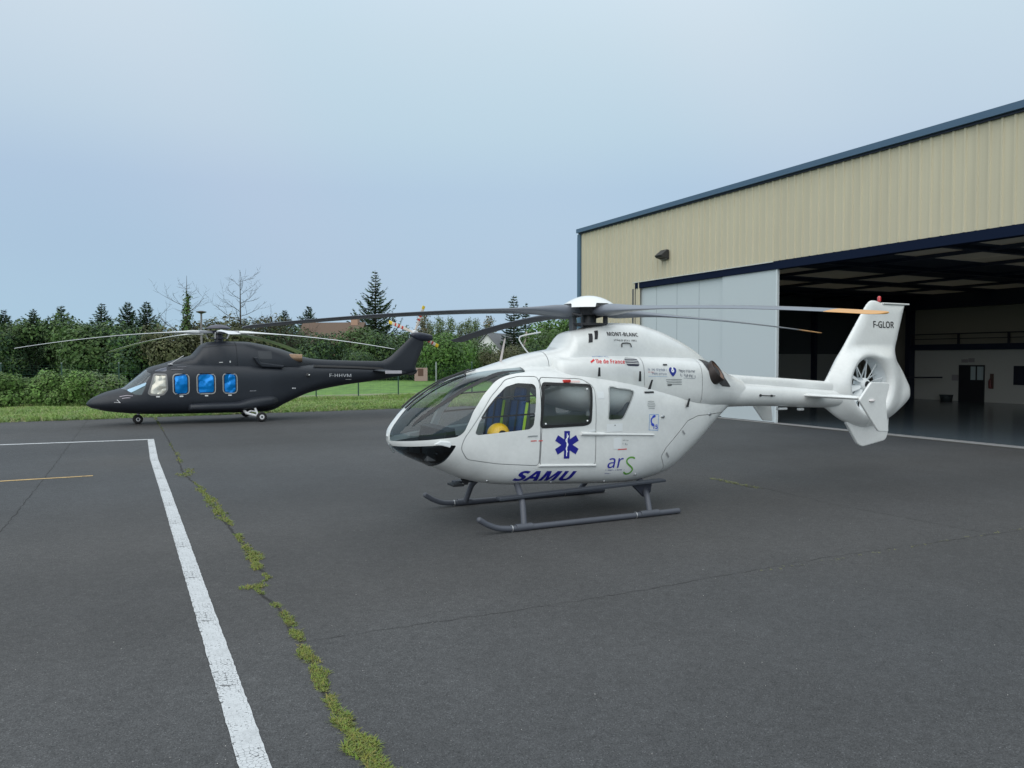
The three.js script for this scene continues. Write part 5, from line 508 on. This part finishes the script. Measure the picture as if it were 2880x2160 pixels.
{
  const V3 = [0, 1, 2].map(k => conifer(8, [3.7, 3.1, 3.4][k], 900 + k, GREENS.cedar, { lift: .75, droop: .12, dens: 26, n0: 11, tiers: 34, size: .17, taper: 1.05 }));
  const where = ['at the far left edge of the picture', 'second from the left edge', 'third from the left edge', 'above the left black blade tip', 'between blade tip and ivy tree', 'just left of the ivy tree', 'closest to the left of the ivy tree', 'behind the black rotor hub', 'left of the brown farmhouse roof', 'beside the brown farmhouse roof'];
  [[-13.3, -98.2, 7.5], [-12.2, -99.8, 7.3], [-9.0, -94.9, 7.2], [-6.5, -95.9, 7.7], [-2.6, -92.9, 7.9], [-.1, -92.8, 8.1], [1.7, -89.6, 8.0], [11.9, -92.4, 6.6], [18.1, -102.7, 8.3], [20.5, -99.3, 8.7]].forEach(([x, z, h], i) => { const v = V3[i % 3]; plant('cedar_tree', `dark green conifer with pointed top, ${where[i]}`, 'tree', 'conifers behind the fence', x, z, i * 1.7, [['crown', v.crown, foliage], ['trunk', v.trunk, barkM]], h / 8 * (.95 + .1 * (i % 2)), (h + .6) / 8); });
  // broadleaf trees and thickets of the belt
  const lobes = (seed, n, h) => { const r = rng(seed), o = [[0, h * .45, 0, h * .42, h * .42]]; for (let k = 0; k < n; k++) { const a = r() * 6.283, d = h * .3 * (.4 + r()); o.push([Math.cos(a) * d, h * (.22 + .55 * r()), Math.sin(a) * d, h * (.16 + .12 * r()), h * (.15 + .12 * r())]); } return o; };
  const kinds = ['dark', 'mid', 'olive', 'bright'], B = {}; kinds.forEach((k, q) => B[k] = [0, 1].map(v => ({ crown: leafCloud(lobes(50 + q * 7 + v, 12, 6), 5200, .17, 60 + q * 5 + v, [...GREENS[k], ...GREENS[k === 'dark' ? 'mid' : k]]), trunk: merge([rod([0, 0, 0], [0, 3.4, 0], .16, .07, 6), rod([0, 1.4, 0], [1.2, 3.8, .4], .07, .03, 5), rod([0, 1.2, 0], [-1, 3.6, -.5], .07, .03, 5), rod([0, 1.6, 0], [.2, 3.8, -1.1], .06, .03, 5)]) })));
  const rows = [[-15, -103.5, 6.7, 1], [-12.3, -95.5, 5.4, 0], [-10.6, -96.8, 5.9, 1], [-8.1, -97.8, 6.4, 1], [-5, -94.1, 6.3, 1], [-3.7, -90.1, 5.8, 1], [-1.4, -90, 5.8, 0], [.9, -87.8, 5.8, 0], [2.6, -90.3, 5.5, 0], [3.8, -85.2, 5.4, 2], [7.2, -90.2, 6.4, 2], [8.5, -85.1, 5.8, 2], [10.5, -84.1, 5.4, 2], [12.4, -87.6, 6.6, 2], [13.8, -87, 5.2, 0], [16.2, -90.2, 5.1, 0], [18.5, -91.3, 5.6, 0], [20.4, -92.6, 5.3, 0], [17.6, -84.5, 4.6, 0], [21.3, -79.5, 3.3, 0], [19.6, -85.5, 4.7, 0], [23.9, -86, 5.8, 1], [25.6, -84.5, 4.9, 0], [28.4, -88.6, 5.7, 0], [30.9, -90.7, 5.6, 2], [28.7, -79.5, 4.4, 1], [24.8, -63.6, 4.6, 3], [31.3, -73.8, 4.1, 3], [34.3, -76.8, 4.0, 1], [33.4, -70.5, 3, 2], [35.6, -71.6, 3.6, 2], [39.1, -74.4, 4, 0], [41.5, -75.4, 5.1, 1], [46.6, -79.6, 7.6, 3], [50.7, -82, 7.2, 3]];
  const desc = ['dark green', 'mid green', 'olive brown', 'fresh bright green'], count = {};
  const spot = x => x < -9 ? 'at the far left edge of the belt' : x < -4 ? 'under the left black rotor blade' : x < 1.5 ? 'above the nose of the black helicopter' : x < 9 ? 'behind the ivy tree' : x < 14.5 ? 'behind the black rotor hub' : x < 19.3 ? 'left of the farmhouse' : x < 23 ? 'in front of the farmhouse' : x < 27 ? 'right of the black fin' : x < 31.2 ? 'below the tallest conifer' : x < 37 ? 'behind the white cockpit roof' : x < 44 ? 'left of the white rotor mast' : 'against the hangar corner';
  const ord = ['first', 'second', 'third', 'fourth', 'fifth'];
  const names = rows.map(([x, z, h, k]) => `${desc[k]} leafy tree ${spot(x)}`), total = {}; names.forEach(n => total[n] = (total[n] || 0) + 1);
  rows.forEach(([x, z, h, k], i) => { const v = B[kinds[k]][i % 2], n = names[i], c = count[n] = (count[n] ?? -1) + 1; plant('leafy_tree', total[n] > 1 ? `${n}, ${ord[c]} from the left` : n, 'tree', 'leafy trees behind the fence', x, z, i * 2.3, [['crown', v.crown, foliage], ['trunk', v.trunk, barkM]], h / 5.6, (h + .4) / 5.6); });
  // undergrowth that fills the belt below the crowns
  { const r = rng(5), bl = []; for (let k = 0; k < 90; k++) { const u = k / 90, x = lerp(-17, 52, u), z = lerp(-100, -78, clamp((x + 17) / 45, 0, 1)) + (r() - .5) * 4 - 4; bl.push([x, .9, z, 1.6 + r(), 1.2 + 1.2 * r()]); } solo('undergrowth', leafCloud(bl, 26000, .2, 77, [...GREENS.dark, ...GREENS.mid]), foliage, 'dense dark undergrowth along the foot of the tree belt', 'undergrowth', null, 'stuff'); }
  { const r = rng(6), bl = []; for (let k = 0; k < 60; k++) { const u = k / 60; bl.push([lerp(8, 92, u), 2.4, lerp(-164, -122, u), 3 + 2 * r(), 2.4 + 2 * r()]); } solo('distant_wood', leafCloud(bl, 26000, .34, 79, [...GREENS.mid, ...GREENS.olive, ...GREENS.dark]), foliage, 'distant woodland edge behind the poplars', 'wood', null, 'stuff'); }
  // poplars
  const pop = [0, 1].map(k => { const bl = []; const r = rng(400 + k); for (let i = 0; i < 16; i++) { const u = i / 16; bl.push([(r() - .5) * .9, 1.4 + 8 * u, (r() - .5) * .9, .5 + .7 * Math.sin(Math.PI * (.12 + .8 * u)) * (.7 + .5 * r()), .8]); } return { crown: leafCloud(bl, 2600, .14, 410 + k, GREENS[k ? 'rust' : 'pale'], { hollow: .1 }), trunk: merge([rod([0, 0, 0], [0, 9.4, 0], .14, .02, 6), ...[2, 3, 4, 5, 6].map(y => rod([0, y, 0], [Math.cos(y * 2) * .7, y + 1.8, Math.sin(y * 2) * .7], .04, .012, 4))]) }; });
  const pw = ['leftmost, just right of the black tail rotor', 'second from the left', 'third from the left', 'fourth from the left', 'fifth from the left', 'sixth from the left', 'seventh from the left', 'eighth from the left', 'right of the tall spruces'];
  [[45.9, -128, 11, 1], [49.3, -131.8, 9.9, 0], [47.7, -123.7, 10.3, 0], [48.3, -121.2, 10.1, 0], [51.4, -124.1, 9.4, 0], [51.7, -120.6, 10, 0], [51.9, -117.1, 9.7, 0], [55.5, -121, 10.4, 1], [66.5, -121, 9.3, 1]].forEach(([x, z, h, k], i) => plant('poplar_tree', `slim pale poplar of the far row, ${pw[i]}`, 'tree', 'row of poplars', x, z, i * 1.1, [['crown', pop[k].crown, foliage], ['trunk', pop[k].trunk, barkGrey]], h / 10 * 1.1, h / 10));
  // tall sparse conifers
  const big = conifer(14.4, 5.6, 777, [...GREENS.cedar, ...GREENS.mid], { lift: .6, droop: .2, dens: 17, n0: 15, tiers: 36, size: .22, gap: .14, taper: 1.1 }), sp = [conifer(11, 2.6, 801, GREENS.cedar, { lift: .3, droop: .25, dens: 18, n0: 11, tiers: 30, size: .22, gap: .15, taper: .8 }), conifer(11, 2.4, 803, GREENS.cedar, { lift: .3, droop: .25, dens: 18, n0: 11, tiers: 30, size: .22, gap: .15, taper: .8 })];
  plant('spruce_tree', 'tallest dark conifer with sparse pointed top right of the farmhouse', 'tree', 'tall conifers', 29.2, -99.4, .4, [['crown', big.crown, foliage], ['trunk', big.trunk, barkM]]);
  plant('spruce_tree', 'sparse spruce behind the white blade, left of a pair', 'tree', 'tall conifers', 46.5, -93, 0, [['crown', sp[0].crown, foliage], ['trunk', sp[0].trunk, barkM]], 1.02);
  plant('spruce_tree', 'sparse spruce behind the white blade, right of a pair', 'tree', 'tall conifers', 49.8, -95.9, 2, [['crown', sp[1].crown, foliage], ['trunk', sp[1].trunk, barkM]], .95);
  // ivy-clad and bare trees
  { const ivy = []; const r = rng(81); for (let i = 0; i < 26; i++) { const u = i / 26; ivy.push([(r() - .5) * .3, .5 + 8.7 * u, (r() - .5) * .3, lerp(1.5, .34, Math.pow(u, .7)), .6]); } plant('ivy_tree', 'dead tree trunk wrapped in green ivy with bare side limbs', 'tree', null, 5.41, -86.65, .3, [['limbs', bare(11, 91, { limbs: 13, spread: 4.0, from: .2, r: .2, kids: 1 }), barkM], ['ivy', leafCloud(ivy, 5200, .13, 82, [...GREENS.mid, ...GREENS.bright, ...GREENS.olive], { hollow: .3 }), foliage]]); }
  plant('bare_tree', 'tall leafless tree with straight trunk right of the ivy tree', 'tree', null, 10.37, -84.18, 1, [['limbs', bare(11.6, 95, { limbs: 17, spread: 3.9, from: .28, r: .17, kids: 1 }), barkM]]);
  { const b = bare(6.6, 97, { limbs: 26, spread: 4, from: .2, r: .13 }); plant('thorn_tree', 'thin-leaved scrubby tree right of the tall leafless tree', 'tree', null, 14.2, -86.5, 1, [['limbs', b, barkM], ['leaves', leafCloud([[0, 4.6, 0, 2.6, 2], [1, 5.4, 0, 1.4, 1.4], [-1, 3.6, .4, 1.8, 1.5]], 1500, .1, 98, [...GREENS.olive, ...GREENS.cedar], { hollow: .2 }), foliage]]); }
  const HEDGE = [[.1, .2, .035], [.125, .235, .045], [.085, .175, .03], [.14, .22, .06]];
  // bushes grown through the fence
  const bm = (seed, w, h) => { const r = rng(seed), o = []; for (let k = 0; k < 22; k++) o.push([(r() - .5) * w, h * (.18 + .58 * r()), (r() - .4) * 1.4, .38 + .3 * r(), .32 + .25 * r()]); o.push([0, h * .36, 0, w * .4, h * .36, .6]); return o; };
  const bush = (x, z, w, h, seed, tones, label) => plant('hedge_bush', label, 'bush', 'bushes along the fence', x, z, 0, [['leaves', leafCloud(bm(seed, w, h), 13000, .07, seed + 1, tones, { hollow: .72 }), foliage], ['stems', merge([-.8, -.3, .2, .7].map((u, i) => rod([u * w * .3, 0, 0], [u * w * .45, h * .7, (i % 2 - .5) * .5], .03, .012, 5))), barkM]]);
  bush(-7.2, -42.6, 3.4, 1.95, 120, HEDGE, 'bushy hedge cut off by the left edge of the picture'); bush(-4.7, -42.6, 3.2, 2.0, 124, HEDGE, 'bright leafy bush between the first two fence posts'); bush(-2.6, -42.7, 2.6, 1.85, 128, HEDGE, 'bright bush behind the second fence post'); bush(-1.5, -42.8, 2.2, 1.75, 132, [...HEDGE, ...GREENS.pale], 'rounded olive bush at the right end of the hedge');
}
// ---------------------------------------------------------------- buildings beyond the trees
{ const t = thing('farmhouse', 'farmhouse with broad brown tiled roof half hidden by trees', 'house', [21.6, -.05, -90.5], R(-34)); const w = mat([.52, .4, .27], .9), rf = mat([.15, .105, .08], .9, { map: streak });
  part(t, 'wall', [box(-3.4, 3.4, 0, 3.6, -3, 3)], w); const gable = extr([[-3, 3.6], [3, 3.6], [0, 6.4]], .3, 0); for (const x of [-3.25, 3.25]) { const g = gable.clone(); g.rotateY(Math.PI / 2); g.translate(x, 0, 0); part(t, 'gable', g, w); }
  const roof = part(t, 'roof', [1, -1].map(s => { const g = new THREE.BoxGeometry(7.6, .16, 4.45); g.rotateX(s * Math.atan2(2.9, 3.1)); g.translate(0, 5.08, s * 1.62); return g; }), rf); part(roof, 'chimney', box(2.2, 3, 5.6, 7.1, -.4, .4), mat([.4, .25, .18], .9));
  for (const x of [-2.4, .6, 2.8]) { const win = part(t, 'window', box(x - .5, x + .5, 1.2, 2.5, 3.002, 3.05), mat([.6, .6, .58], .6)); part(win, 'pane', box(x - .42, x + .42, 1.28, 2.42, 3.051, 3.06), mat([.05, .06, .07], .1)); } part(t, 'door', box(-1.3, -.4, 0, 2.1, 3.002, 3.06), mat([.12, .07, .05], .7)); }
{ const t = thing('slate_cottage', 'white cottage gable with grey slate roof glimpsed between trees', 'house', [46.4, -.05, -97], R(38)); const w = mat([.72, .73, .74], .85), rf = mat([.19, .2, .22], .7, { map: streak });
  part(t, 'wall', box(-4, 4, 0, 3, -2.6, 2.6), w); for (const x of [-3.9, 3.9]) { const g = extr([[-2.6, 3], [2.6, 3], [0, 5.7]], .2, 0); g.rotateY(Math.PI / 2); g.translate(x, 0, 0); part(t, 'gable', g, w); } part(t, 'roof', [1, -1].map(s => { const g = new THREE.BoxGeometry(8.6, .14, 4.1); g.rotateX(s * Math.atan2(2.7, 2.6)); g.translate(0, 4.42, s * 1.36); return g; }), rf); part(t, 'window', box(-1.2, -.2, 1, 2.2, 2.602, 2.64), mat([.06, .07, .08], .1)); part(t, 'door', box(.8, 1.7, 0, 2.1, 2.602, 2.64), mat([.1, .12, .14], .6)); }
renderer.render(scene, camera);
